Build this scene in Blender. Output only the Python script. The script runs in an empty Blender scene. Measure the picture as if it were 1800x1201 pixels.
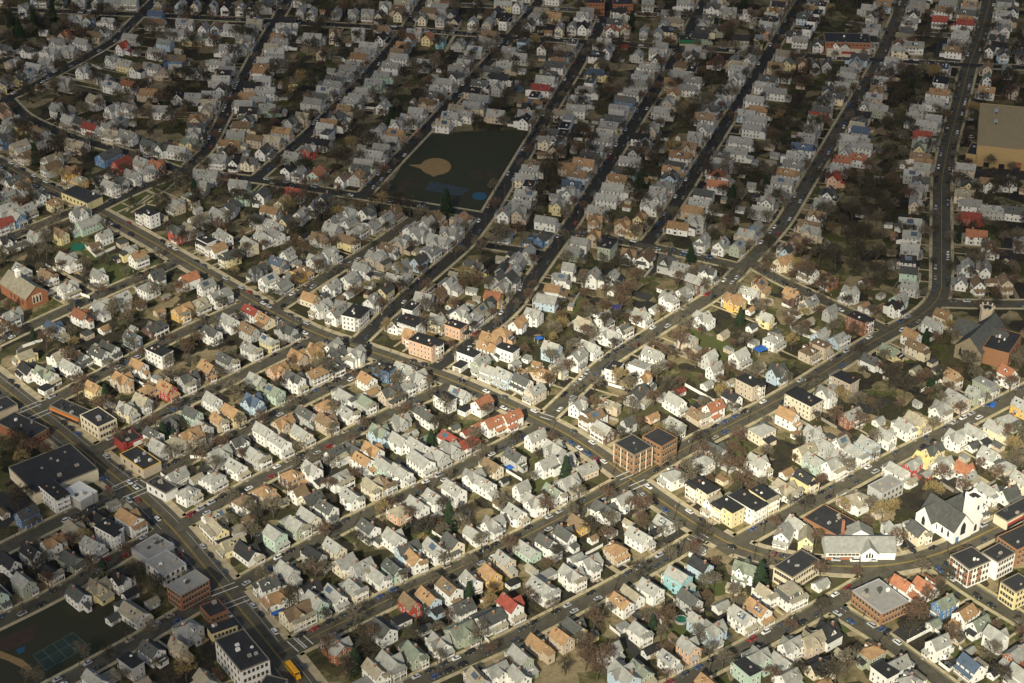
import bpy, math, random
from mathutils import Vector, Matrix
random.seed(7)
S = bpy.context.scene
COL = S.collection
# ------------------------------------------------------------------ camera
PW, PH, FPX = 1800.0, 1201.0, 3200.0          # photograph's frame, focal length in its pixels
CAMH, PITCH = 470.0, math.radians(30.6)
cam_d = bpy.data.cameras.new('camera')
cam = bpy.data.objects.new('camera', cam_d); COL.objects.link(cam)
cam.location = (0, 0, CAMH)
cam.rotation_euler = (math.radians(90) - PITCH, 0, 0)
cam_d.sensor_width = 36.0; cam_d.lens = FPX / PW * 36.0
cam_d.clip_start = 1.0; cam_d.clip_end = 20000
S.camera = cam
# ------------------------------------------------------------------ world, sun, exposure
SUN_EL, SUN_AZ = math.radians(33), math.radians(195)      # azimuth clockwise from +Y (north)
w = bpy.data.worlds.new('World'); S.world = w; w.use_nodes = True
nt = w.node_tree; nt.nodes.clear()
wo = nt.nodes.new('ShaderNodeOutputWorld'); bg = nt.nodes.new('ShaderNodeBackground')
sk = nt.nodes.new('ShaderNodeTexSky'); sk.sky_type = 'NISHITA'; sk.sun_disc = False
sk.sun_elevation = SUN_EL; sk.sun_rotation = SUN_AZ; sk.air_density = 1.0; sk.dust_density = 3.0; sk.ozone_density = 0.6
bg.inputs['Strength'].default_value = 0.074
nt.links.new(sk.outputs[0], bg.inputs[0]); nt.links.new(bg.outputs[0], wo.inputs[0])
SUNV = Vector((math.sin(SUN_AZ) * math.cos(SUN_EL), math.cos(SUN_AZ) * math.cos(SUN_EL), math.sin(SUN_EL)))
sd = bpy.data.lights.new('sun', 'SUN'); sd.energy = 5.0; sd.angle = math.radians(0.5); sd.color = (1.0, 0.935, 0.74)
so = bpy.data.objects.new('sun', sd); COL.objects.link(so)
so.rotation_euler = SUNV.to_track_quat('Z', 'Y').to_euler(); so.location = (-300, -600, 900)
S.view_settings.view_transform = 'Standard'; S.view_settings.look = 'None'
S.view_settings.exposure = 0.36; S.view_settings.gamma = 1.0
S.render.engine = 'CYCLES'
# ------------------------------------------------------------------ helpers
FW = Vector((0, math.cos(PITCH), -math.sin(PITCH))); UP = Vector((0, math.sin(PITCH), math.cos(PITCH)))
def at(px, py, z=0.0):
    """world point at height z seen at photograph pixel (px, py)"""
    d = FW + UP * ((PH / 2 - py) / FPX) + Vector((1, 0, 0)) * ((px - PW / 2) / FPX)
    t = (z - CAMH) / d.z
    return Vector((d.x * t, d.y * t, z))
def to_px(p):
    r = Vector(p) - Vector((0, 0, CAMH)); zc = r.dot(FW)
    return (PW / 2 + FPX * r.x / zc, PH / 2 - FPX * r.dot(UP) / zc)

MATS = {}
def mat(name, col, rough=0.85, var=0.12, nscale=0.0, namt=0.0, spec=0.3, metal=0.0, col2=None, stretch=None):
    """base colour, varied a little per separate piece, with an optional noise of stains"""
    if name in MATS: return MATS[name]
    m = bpy.data.materials.new(name); m.use_nodes = True; n = m.node_tree.nodes; l = m.node_tree.links
    b = n['Principled BSDF']; b.inputs['Roughness'].default_value = rough
    b.inputs['Specular IOR Level'].default_value = spec; b.inputs['Metallic'].default_value = metal
    rgb = n.new('ShaderNodeRGB'); rgb.outputs[0].default_value = (*col, 1); out = rgb.outputs[0]
    if namt:
        tc = n.new('ShaderNodeNewGeometry'); nz = n.new('ShaderNodeTexNoise')
        nz.inputs['Scale'].default_value = nscale; nz.inputs['Detail'].default_value = 5; nz.inputs['Roughness'].default_value = 0.65
        if stretch:
            mp = n.new('ShaderNodeMapping'); mp.inputs['Scale'].default_value = stretch
            l.new(tc.outputs['Position'], mp.inputs[0]); l.new(mp.outputs[0], nz.inputs['Vector'])
        else: l.new(tc.outputs['Position'], nz.inputs['Vector'])
        mr = n.new('ShaderNodeMapRange'); mr.inputs[1].default_value = 0.3; mr.inputs[2].default_value = 0.7
        l.new(nz.outputs[0], mr.inputs[0])
        mx = n.new('ShaderNodeMix'); mx.data_type = 'RGBA'
        c2 = col2 if col2 else tuple(c * (1 - namt) for c in col)
        l.new(mr.outputs[0], mx.inputs[0]); l.new(out, mx.inputs[6]); mx.inputs[7].default_value = (*c2, 1)
        out = mx.outputs[2]
    if var:
        g = n.new('ShaderNodeNewGeometry'); m2 = n.new('ShaderNodeMapRange')
        m2.inputs[3].default_value = 1 - var; m2.inputs[4].default_value = 1 + var
        l.new(g.outputs['Random Per Island'], m2.inputs[0])
        vm = n.new('ShaderNodeVectorMath'); vm.operation = 'SCALE'
        l.new(out, vm.inputs[0]); l.new(m2.outputs[0], vm.inputs['Scale']); out = vm.outputs[0]
    l.new(out, b.inputs['Base Color'])
    MATS[name] = m
    return m

class MB:
    """collects faces; build() links them as ONE mesh object"""
    def __init__(s): s.v = []; s.f = []; s.m = []
    def add(s, verts, faces, mk, M=None):
        o = len(s.v)
        s.v += [tuple(M @ Vector(p)) for p in verts] if M is not None else [tuple(p) for p in verts]
        for f in faces: s.f.append(tuple(i + o for i in f)); s.m.append(mk)
    def box(s, x0, y0, z0, x1, y1, z1, mk, M=None, bottom=False):
        v = [(x0,y0,z0),(x1,y0,z0),(x1,y1,z0),(x0,y1,z0),(x0,y0,z1),(x1,y0,z1),(x1,y1,z1),(x0,y1,z1)]
        f = [(4,5,6,7),(0,1,5,4),(1,2,6,5),(2,3,7,6),(3,0,4,7)]
        if bottom: f.append((3,2,1,0))
        s.add(v, f, mk, M)
    def merge(s, o, M=None):
        k = len(s.v)
        s.v += [tuple(M @ Vector(p)) for p in o.v] if M is not None else o.v
        s.f += [tuple(i + k for i in f) for f in o.f]; s.m += o.m
    def mesh(s, name):
        me = bpy.data.meshes.new(name); me.from_pydata(s.v, [], s.f)
        keys = sorted(set(s.m)); idx = {k: i for i, k in enumerate(keys)}
        for k in keys: me.materials.append(MATS[k])
        me.polygons.foreach_set('material_index', [idx[k] for k in s.m]); me.update()
        return me
    def build(s, name, parent=None):
        return link(name, s.mesh(name), parent)
def link(name, me, parent=None, M=None):
    o = bpy.data.objects.new(name, me); COL.objects.link(o)
    if parent: o.parent = parent
    if M is not None: o.matrix_local = M
    return o
def tag(o, label=None, cat=None, group=None, kind=None):
    if label: o['label'] = label
    if cat: o['category'] = cat
    if group: o['group'] = group
    if kind: o['kind'] = kind
    return o
def empty(name, loc, yaw=0.0):
    o = bpy.data.objects.new(name, None); COL.objects.link(o); o.location = loc; o.rotation_euler = (0, 0, yaw)
    o.empty_display_size = 1.0
    return o
def struct(name, mb): return tag(mb.build(name), kind='structure')

# ------------------------------------------------------------------ palette (real base colours)
WALL = {'w': ('white', (.80,.795,.745)), 'c': ('cream', (.74,.66,.48)), 'y': ('pale yellow', (.72,.62,.33)), 't': ('beige', (.55,.46,.34)),
        'g': ('grey', (.46,.46,.43)), 'l': ('mint green', (.46,.60,.49)), 'e': ('sage green', (.36,.40,.30)), 'b': ('light blue', (.46,.58,.66)),
        'u': ('blue', (.10,.20,.36)), 'q': ('turquoise', (.29,.53,.57)), 'r': ('red', (.40,.08,.055)), 'k': ('dark brown', (.14,.09,.07)),
        'p': ('peach', (.66,.42,.28)), 'd': ('dark slate', (.13,.14,.15)), 'm': ('brick', (.33,.13,.075)), 'o': ('golden', (.66,.42,.13))}
ROOF = {'g': ('grey', (.335,.335,.298)), 'd': ('dark grey', (.094,.098,.090)), 'k': ('black', (.035,.036,.037)), 'b': ('brown', (.21,.15,.09)),
        'o': ('orange tan', (.36,.23,.12)), 'r': ('red', (.29,.072,.05)), 'e': ('green grey', (.22,.25,.19)), 't': ('tan', (.34,.305,.22)),
        'u': ('slate blue', (.085,.12,.17)), 'c': ('rust red', (.36,.155,.085)), 'y': ('yellow', (.6,.5,.2)), 'w': ('white', (.75,.75,.72)), 'p': ('brownish', (.33,.23,.17))}
for k, (nm, c) in WALL.items(): mat('wall_' + k, c, 0.75, 0.08, 0.7, 0.16)
for k, (nm, c) in ROOF.items(): mat('roof_' + k, c, 0.92, 0.30, 0.55, 0.40)
mat('trim', (.80,.78,.72), 0.6, 0.05); mat('glass', (.030,.034,.040), 0.12, 0.4, spec=0.6); mat('brick_trim', (.62,.54,.40), 0.8)
mat('brick', (.33,.135,.07), 0.9, 0.06, 1.6, 0.3); mat('brick_orange', (.34,.175,.09), 0.9, 0.06, 1.6, 0.25); mat('stone', (.30,.25,.165), 0.95, 0.08, 0.9, 0.35)
mat('door', (.16,.09,.06), 0.6, 0.5); mat('chimney', (.28,.13,.08), 0.9, 0.2); mat('deck', (.33,.29,.24), 0.85, 0.2)
mat('shade_porch', (.20,.18,.15), 0.9, 0.2)
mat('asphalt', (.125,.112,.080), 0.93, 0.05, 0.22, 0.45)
mat('asphalt_shaded', (.048,.047,.042), 0.93, 0.05, 0.22, 0.45)  # same asphalt darkened for far streets, cloud shade put into the colour
mat('asphalt_mid', (.112,.102,.074), 0.93, 0.05, 0.22, 0.5)  # paler copy, raised to the tone of sunlit side streets
mat('tarmac', (.045,.045,.042), 0.93, 0.05, 0.10, 0.30)
mat('paving', (.50,.42,.26), 0.9, 0.14, 0.35, 0.32)
mat('kerb', (.36,.33,.26), 0.9, 0.1)
mat('yellow_paint', (.50,.36,.09), 0.7, 0.1, 1.5, 0.4); mat('white_paint', (.62,.60,.54), 0.7, 0.1, 1.5, 0.3)
mat('grass', (.072,.098,.026), 0.95, 0.10, 0.35, 0.35, col2=(.080,.078,.030))
mat('dirt', (.30,.20,.085), 0.95, 0.05, 0.3, 0.25); mat('court_blue', (.035,.060,.085), 0.9, 0.05, 0.25, 0.4, col2=(.045,.05,.04))
mat('court_green', (.035,.058,.045), 0.9, 0.1, 0.2, 0.4); mat('pool_blue', (.03,.13,.21), 0.5, 0.05); mat('mulch', (.065,.042,.03), 0.95, 0.1, 0.3, 0.3)
# ground of yards: earth, winter grass, gravel and asphalt in lot-sized patches
def ground_mat():
    m = bpy.data.materials.new('yard_ground'); m.use_nodes = True; n = m.node_tree.nodes; l = m.node_tree.links
    b = n['Principled BSDF']; b.inputs['Roughness'].default_value = 0.97; b.inputs['Specular IOR Level'].default_value = 0.1
    g = n.new('ShaderNodeNewGeometry')
    nz = n.new('ShaderNodeTexNoise'); nz.inputs['Scale'].default_value = 0.06; nz.inputs['Detail'].default_value = 9; nz.inputs['Roughness'].default_value = 0.72
    l.new(g.outputs['Position'], nz.inputs['Vector'])
    vo = n.new('ShaderNodeTexVoronoi'); vo.inputs['Scale'].default_value = 0.085; vo.distance = 'MANHATTAN'
    rot = n.new('ShaderNodeMapping'); rot.inputs['Rotation'].default_value = (0, 0, 0.63)
    l.new(g.outputs['Position'], rot.inputs[0]); l.new(rot.outputs[0], vo.inputs['Vector'])
    sp = n.new('ShaderNodeSeparateColor'); l.new(vo.outputs['Color'], sp.inputs[0])
    ad = n.new('ShaderNodeMath'); ad.operation = 'MULTIPLY_ADD'; ad.inputs[1].default_value = 0.42; l.new(sp.outputs[0], ad.inputs[0])
    sc = n.new('ShaderNodeMath'); sc.operation = 'MULTIPLY'; sc.inputs[1].default_value = 0.72; l.new(nz.outputs[0], sc.inputs[0]); l.new(sc.outputs[0], ad.inputs[2])
    cr = n.new('ShaderNodeValToRGB'); e = cr.color_ramp.elements
    e[0].position = 0.22; e[0].color = (.034,.033,.028, 1); e[1].position = 0.80; e[1].color = (.28,.225,.13, 1)
    for p, c in ((.36, (.030,.029,.025)), (.44, (.050,.043,.029)), (.52, (.044,.046,.022)), (.58, (.090,.076,.044)), (.64, (.066,.076,.026)), (.70, (.19,.155,.085))):
        k = e.new(p); k.color = (*c, 1)
    l.new(ad.outputs[0], cr.inputs[0]); 
    n2 = n.new('ShaderNodeTexNoise'); n2.inputs['Scale'].default_value = 0.6; n2.inputs['Detail'].default_value = 6
    l.new(g.outputs['Position'], n2.inputs['Vector'])
    mr = n.new('ShaderNodeMapRange'); mr.inputs[3].default_value = 0.55; mr.inputs[4].default_value = 1.45; l.new(n2.outputs[0], mr.inputs[0])
    vm = n.new('ShaderNodeVectorMath'); vm.operation = 'SCALE'; l.new(cr.outputs[0], vm.inputs[0]); l.new(mr.outputs[0], vm.inputs['Scale'])
    l.new(vm.outputs[0], b.inputs['Base Color']); MATS['yard_ground'] = m
ground_mat()
gm = MB(); gm.add([(-6000,-3000,0),(6000,-3000,0),(6000,12000,0),(-6000,12000,0)], [(0,1,2,3)], 'yard_ground')
struct('ground', gm)

# ------------------------------------------------------------------ streets: name, half width, pavement width, pixel polyline
STREETS = [
 ('avenue', 6.4, 3.0, '-60,632 -20,662 57,722 133,783 233,862 300,925 350,985 400,1045 450,1105 525,1200 575,1265'),
 ('avenue', 5.0, 2.2, '-60,262 0,286 60,320 130,350 180,378 240,410 310,450 400,503 470,545 560,590 640,614 720,642 790,667 860,697 930,730 1000,765 1060,805 1110,843 1160,880 1220,920 1270,953 1330,977 1400,990 1470,997 1540,999 1600,989 1650,976 1720,943 1800,905 1870,868'),
 ('road', 4.5, 1.7, '490,1150 510,1139 610,1091 697,1047 817,995 900,955 1010,898 1110,843 1213,783 1350,714 1417,675 1510,615 1563,584 1605,564 1635,545 1655,520 1655,420 1655,320 1666,260 1690,170 1703,117 1725,60 1740,0 1750,-50'),
 ('road', 3.4, 1.6, '690,1219 760,1186 900,1124 1023,1061 1130,1004 1200,962 1255,930'),
 ('road', 3.4, 1.6, '1130,1235 1210,1193 1350,1120 1407,1090 1497,1040 1560,1000'),
 ('road', 3.4, 1.6, '1455,1062 1550,1120 1610,1165 1690,1225'),
 ('road', 3.5, 1.6, '1638,985 1700,1033 1800,1092 1860,1128'),
 ('road', 3.4, 1.6, '-60,1000 0,968 133,902 233,856'),
 ('road', 3.3, 1.6, '-60,1122 0,1093 70,1060 150,1016 215,975 300,926'),
 ('road', 3.3, 1.6, '40,1235 110,1200 257,1119 377,1045 405,1032'),
 ('road', 3.3, 1.6, '320,922 450,847 533,805 650,744 727,707 800,674'),
 ('road', 3.3, 1.6, '233,860 333,805 450,747 560,690 683,635'),
 ('road', 3.3, 1.6, '150,800 197,777 250,749 300,719 380,682 450,647 560,593'),
 ('road', 3.3, 1.6, '57,722 77,713 153,672 253,620 310,590 437,533'),
 ('road', 3.3, 1.6, '-60,628 0,600 100,552 230,495 320,457'),
 ('road', 3.3, 1.6, '405,1036 450,1010 537,963 610,921 683,886 777,842 860,796 950,750'),
 ('road', 3.3, 1.6, '-60,446 0,425 60,400 150,364'),
 ('road', 3.3, 1.6, '480,546 583,480 650,440 700,405 728,385'),
 ('road', 3.5, 1.6, '628,604 703,531 750,490 817,433 855,383 900,308 1030,90 1050,55 1085,-20'),
 ('road', 3.5, 1.6, '765,648 830,602 900,545 930,500 1000,401 1190,97 1240,0 1260,-40'),
 ('road', 3.5, 1.6, '955,740 1060,640 1153,581 1263,514 1345,430 1377,393 1540,118 1590,0 1605,-40'),
 ('road', 3.5, 1.6, '1133,433 1165,395 1350,98 1410,0 1435,-40'),
 ('road', 3.3, 1.6, '320,302 363,267 450,95 483,42 520,-20'),
 ('road', 3.3, 1.6, '450,314 537,240 623,157 707,62 760,-20'),
 ('road', 3.4, 1.6, '637,345 750,227 893,71 950,0 975,-40'),
 ('road', 3.4, 1.6, '-60,15 100,20 230,25 450,36 677,49 900,65 1027,74 1177,82 1350,93 1517,105 1593,108 1717,116 1880,122'),
 ('road', 3.3, 1.6, '-60,195 0,178 30,167 140,107 200,73 273,0 310,-40'),
 ('road', 3.3, 1.6, '12,172 43,206 123,242 213,265 320,302'),
 ('road', 2.8, 1.4, '168,371 240,335 320,302'),
 ('road', 3.1, 1.6, '320,302 450,316 617,343 637,345 740,362 857,381'),
 ('road', 3.0, 1.4, '852,431 900,438 962,448'),
 ('road', 3.0, 1.4, '1000,410 1067,418 1133,433 1183,442 1307,471'),
 ('road', 3.1, 1.6, '1320,462 1350,483 1450,530 1563,583'),
 ('road', 3.4, 1.6, '1652,533 1700,535 1800,535 1870,535'),
 ('road', 3.4, 1.6, '1268,970 1350,925 1483,854 1580,801 1617,783 1700,740 1800,688 1860,655'),
 ('road', 2.8, 1.3, '1490,40 1593,58 1660,62 1725,66'),
 ('road', 2.8, 1.3, '740,6 830,10 950,14 1100,24 1235,30'),
]
SEGS = []; STR = []
for si, (nm, hw, pv, s) in enumerate(STREETS):
    pts = [at(*map(float, t.split(','))) for t in s.split()]
    # round the polyline a little
    out = []
    for i in range(len(pts) - 1):
        a, b = pts[i], pts[i + 1]; k = max(1, int((b - a).length / 6))
        for j in range(k): out.append(a.lerp(b, j / k))
    out.append(pts[-1])
    for _ in range(3):
        out = [out[0]] + [(out[i-1] + out[i] * 2 + out[i+1]) / 4 for i in range(1, len(out) - 1)] + [out[-1]]
    STR.append((nm, hw, pv, out))
    for i in range(len(out) - 1): SEGS.append((out[i], out[i+1], hw, pv, si))
from collections import defaultdict
GRID = defaultdict(list)
for k, (a, b, hw, pv, si) in enumerate(SEGS):
    m = (a + b) / 2; GRID[(int(m.x // 30), int(m.y // 30))].append(k)
def near_segs(p, r=1):
    gx, gy = int(p[0] // 30), int(p[1] // 30)
    for i in range(gx - r, gx + r + 1):
        for j in range(gy - r, gy + r + 1):
            for k in GRID.get((i, j), ()): yield SEGS[k]
def seg_dist(p, a, b):
    dx, dy = b.x - a.x, b.y - a.y; L = dx*dx + dy*dy
    t = 0 if L == 0 else max(0, min(1, ((p[0]-a.x)*dx + (p[1]-a.y)*dy) / L))
    qx, qy = a.x + dx*t, a.y + dy*t
    return math.hypot(p[0]-qx, p[1]-qy), qx, qy
def nearest_street(p, r=2):
    best = None
    for s in near_segs(p, r):
        d, qx, qy = seg_dist(p, s[0], s[1])
        e = d - s[2]
        if best is None or e < best[0]: best = (e, d, qx, qy, s)
    return best
def on_road(p, skip=-1, extra=0.0):
    for s in near_segs(p, 1):
        if s[4] != skip and seg_dist(p, s[0], s[1])[0] < s[2] + extra: return True
    return False
def strip(mb, pts, o1, o2, z, mk, z2=None):
    """ribbon between side offsets o1, o2 of a polyline (positive = right)"""
    n = len(pts); V = []
    for i, p in enumerate(pts):
        t = (pts[min(i+1, n-1)] - pts[max(i-1, 0)]); t.normalize(); r = Vector((t.y, -t.x, 0))
        V.append((p + r*o1, p + r*o2))
    vs = []; fs = []
    for a, b in V: vs += [(a.x, a.y, z), (b.x, b.y, z)]
    for i in range(n - 1): fs.append((2*i, 2*i+1, 2*i+3, 2*i+2))
    mb.add(vs, fs, mk)
def side_pts(pts, off):
    n = len(pts); out = []
    for i, p in enumerate(pts):
        t = (pts[min(i+1, n-1)] - pts[max(i-1, 0)]); t.normalize(); out.append(p + Vector((t.y, -t.x, 0)) * off)
    return out
pave = {'avenue': None}
for si, (nm, hw, pv, pts) in enumerate(STR):
    mb = MB(); strip(mb, pts, -hw, hw, 0.02 + 0.004 * si, 'asphalt' if si in (0, 1, 34) else ('asphalt_shaded' if 21 <= si <= 30 or si in (18, 19) else 'asphalt_mid')); struct(nm, mb)  # most far shaded streets get the darkened asphalt, sunlit ones the pale copies
    pm = MB(); fine = []
    for i in range(len(pts) - 1):
        L = (pts[i+1] - pts[i]).length; k = max(1, int(L / 2.0))
        for j in range(k): fine.append(pts[i].lerp(pts[i+1], j / k))
    fine.append(pts[-1])
    verge = 0.3 if nm == 'avenue' else 0.5
    for sgn in (-1, 1):
        A = side_pts(fine, sgn * hw); B = side_pts(fine, sgn * (hw + verge)); Cc = side_pts(fine, sgn * (hw + verge + pv))
        for i in range(len(fine) - 1):
            mid = (B[i] + Cc[i+1]) / 2
            if on_road(mid, si, 0.4) or on_road(A[i], si, 0.0): continue
            z = 0.20
            for P, Q, mk in ((A, B, 'kerb' if verge < .5 else 'grass'), (B, Cc, 'paving')):
                q = [(P[i].x, P[i].y, z), (Q[i].x, Q[i].y, z), (Q[i+1].x, Q[i+1].y, z), (P[i+1].x, P[i+1].y, z)]
                pm.add(q, [(0,1,2,3) if sgn > 0 else (3,2,1,0)], mk); z += 0.004
            q = [(A[i].x, A[i].y, 0), (A[i].x, A[i].y, .2), (A[i+1].x, A[i+1].y, .2), (A[i+1].x, A[i+1].y, 0)]
            pm.add(q, [(0,1,2,3)], 'kerb')
            q = [(Cc[i].x, Cc[i].y, 0), (Cc[i].x, Cc[i].y, .2), (Cc[i+1].x, Cc[i+1].y, .2), (Cc[i+1].x, Cc[i+1].y, 0)]
            pm.add(q, [(3,2,1,0)], 'kerb')
    struct('pavement', pm)
# road paint
pm = MB()
for si, (nm, hw, pv, pts) in enumerate(STR):
    if nm == 'avenue' or si == 2:
        for off in ((-.25, .25) if nm == 'avenue' else (0,)):
            s2 = side_pts(pts, off)
            for i in range(len(s2) - 1):
                if on_road(s2[i], si) and on_road(s2[i+1], si): continue
                strip(pm, [s2[i], s2[i+1]], -.11, .11, 0.19, 'yellow_paint')
        if si == 0:
            for off in (-4.1, 4.1):
                s2 = side_pts(pts, off)
                for i in range(len(s2) - 1):
                    if on_road(s2[i], si, 2): continue
                    strip(pm, [s2[i], s2[i+1]], -.08, .08, 0.185, 'white_paint')
def crossing(px, py, street, width=3.0):
    c = at(px, py); b = min((seg_dist(c, s[0], s[1])[0], k) for k, s in enumerate(SEGS) if s[4] == street)
    a0, b0, hw = SEGS[b[1]][0], SEGS[b[1]][1], SEGS[b[1]][2]
    t = (b0 - a0).normalized(); r = Vector((t.y, -t.x, 0))
    d, qx, qy = seg_dist(c, a0, b0); q = Vector((qx, qy, 0))
    for o in (-width / 2, width / 2): strip(pm, [q + t*o - r*(hw-.4), q + t*o + r*(hw-.4)], -.28, .28, 0.196, 'white_paint')
for c in ((222,850,0),(243,868,0),(394,1036,0),(414,1060,0),(52,716,0),(70,730,0)): crossing(*c)
for c in ((1232,943,3),(1218,948,3),(520,1134,2),(535,1127,2)): crossing(*c)
for c in ((246,849,11),(1100,836,1),(1124,852,1),(960,733,20)): crossing(*c)
struct('road_marking', pm)

def poly_px(name, mk, z, pts):
    mb = MB(); v = [at(x, y, z) for x, y in pts]; mb.add(v, [tuple(range(len(v)))[::-1]], mk)
    o = mb.build(name); 
    if o.data.polygons[0].normal.z < 0: o.data.flip_normals()
    return tag(o, kind='structure')
def P(s): return [tuple(map(float, t.split(','))) for t in s.split()]
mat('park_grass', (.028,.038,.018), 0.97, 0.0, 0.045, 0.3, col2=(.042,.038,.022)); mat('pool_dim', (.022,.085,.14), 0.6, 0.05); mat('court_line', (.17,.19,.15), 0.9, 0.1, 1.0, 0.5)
for s in ('742,236 948,226 868,352 850,372 740,360 672,345',): poly_px('park_lawn', 'park_grass', .006, P(s))
for s in ('-40,1105 150,1042 262,1085 300,1095 90,1201 -40,1240',): poly_px('park_lawn', 'park_grass', .006, P(s))
for s in ('184,368 320,306 318,318 208,384',): poly_px('lawn', 'grass', .006, P(s))
for s in ('1270,780 1292,768 1326,790 1302,806','312,885 348,880 358,893 325,908','1700,962 1740,940 1752,952 1715,975','140,440 165,470 185,485 200,505 215,495 250,475 262,470 300,470 270,455 215,470 185,440',
          '1380,560 1410,575 1450,600 1400,600','1225,1010 1275,1020 1300,1040 1250,1050','1165,1110 1215,1085 1230,1110 1180,1140','1435,1080 1460,1080 1498,1110 1465,1118','905,870 955,832 975,842 920,880',
          '1480,850 1502,862 1480,872','1340,850 1372,838 1385,852 1350,868','1000,540 1020,520 1035,528 1010,552','470,960 500,985 520,978 505,965','1000,1170 1020,1162','280,700 300,690 310,702 292,710',
          '1640,1120 1650,1112 1690,1148 1678,1158','600,940 630,925 645,945 620,955','1215,1165 1238,1150 1250,1162 1225,1178','720,945 770,925 790,955 735,965','770,1155 860,1110 875,1120 785,1165',
          '1190,585 1240,570 1262,590 1290,610 1270,640 1215,625','80,430 130,410 150,420 95,450','1750,953 1775,940 1788,948 1762,962'):
    if len(P(s)) > 2: poly_px('lawn', 'grass', .008, P(s))
for s in ('1505,690 1570,705 1545,722 1510,735','1195,720 1230,705 1250,718 1205,735','1545,1130 1600,1088 1640,1108 1590,1130','1652,1150 1680,1172 1660,1180 1640,1168','150,885 205,850 222,862 180,885','-30,855 60,880 10,930 -40,930',
          '110,483 128,480 178,520 160,525','1759,418 1790,418 1790,462 1760,462','1690,300 1718,280 1720,297 1830,300 1830,318 1690,312','1592,1150 1610,1165','1680,945 1660,930','340,845 375,850 395,830 355,812',
          '1100,505 1150,520 1140,530 1110,520','930,60 985,60 985,20 940,22','1642,100 1690,110 1670,60 1650,60','700,800 735,830 715,835 690,815','1655,1165 1690,1150 1700,1160 1668,1180','840,255 870,240','1610,945 1640,975 1615,978 1590,955',
          '445,935 465,975 480,990 500,985 470,935','1140,1160 1105,1120 1090,1100 1075,1105 1120,1165','1690,1100 1672,1110 1690,1130 1712,1118','1655,800 1700,850 1650,850 1630,840'):
    if len(P(s)) > 2: poly_px('car_park', 'tarmac', .012, P(s))
def disc_px(name, mk, cx, cy, rx, ry, z):
    return poly_px(name, mk, z, [(cx + rx*math.cos(a/28*2*math.pi), cy + ry*math.sin(a/28*2*math.pi)) for a in range(28)])
mat('worn_grass', (.060,.048,.030), 0.97, 0.0, 0.2, 0.4)
disc_px('infield', 'dirt', 766, 293, 27, 15, .012); poly_px('infield', 'dirt', .011, P('718,290 740,297 762,311 790,300 762,288'))
poly_px('playground', 'worn_grass', .012, P('690,330 722,312 742,318 728,332 705,340')); poly_px('ball_court', 'court_blue', .012, P('755,318 825,332 810,345 748,334'))
disc_px('wading_pool', 'pool_dim', 843, 345, 13, 7, .014); disc_px('infield', 'worn_grass', 850, 307, 24, 10, .010)
poly_px('tennis_court', 'court_green', .012, P('55,1152 127,1110 158,1136 80,1180')); poly_px('playground', 'mulch', .011, P('-10,1125 60,1100 60,1125 10,1145 -10,1140'))
poly_px('path', 'dirt', .011, P('-20,1135 5,1146 40,1160 58,1176 50,1180 15,1162 -20,1150')); poly_px('wading_pool', 'pool_dim', .014, P('28,1142 44,1136 43,1146 32,1150'))
poly_px('path', 'dirt', .012, P('110,483 140,470 150,448 158,452 150,472 132,483'))
cm = MB()
for a, b in (('58,1152','128,1112'),('80,1178','156,1136'),('58,1152','80,1178'),('128,1112','156,1136'),('93,1132','117,1157'),('75,1142','98,1167'),('110,1122','136,1147'),('67,1164','142,1123')):
    strip(cm, [at(*map(float, a.split(','))), at(*map(float, b.split(',')))], -.09, .09, .02, 'court_line')
struct('court_marking', cm)
pth = MB()
for s in ('195,378 228,364 250,357 268,345 290,336 318,312','215,357 232,365 262,343 272,350 230,374','228,364 222,372','250,357 275,362'):
    strip(pth, [at(x, y) for x, y in P(s)], -.7, .7, .016, 'paving')
struct('path', pth)
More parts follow.
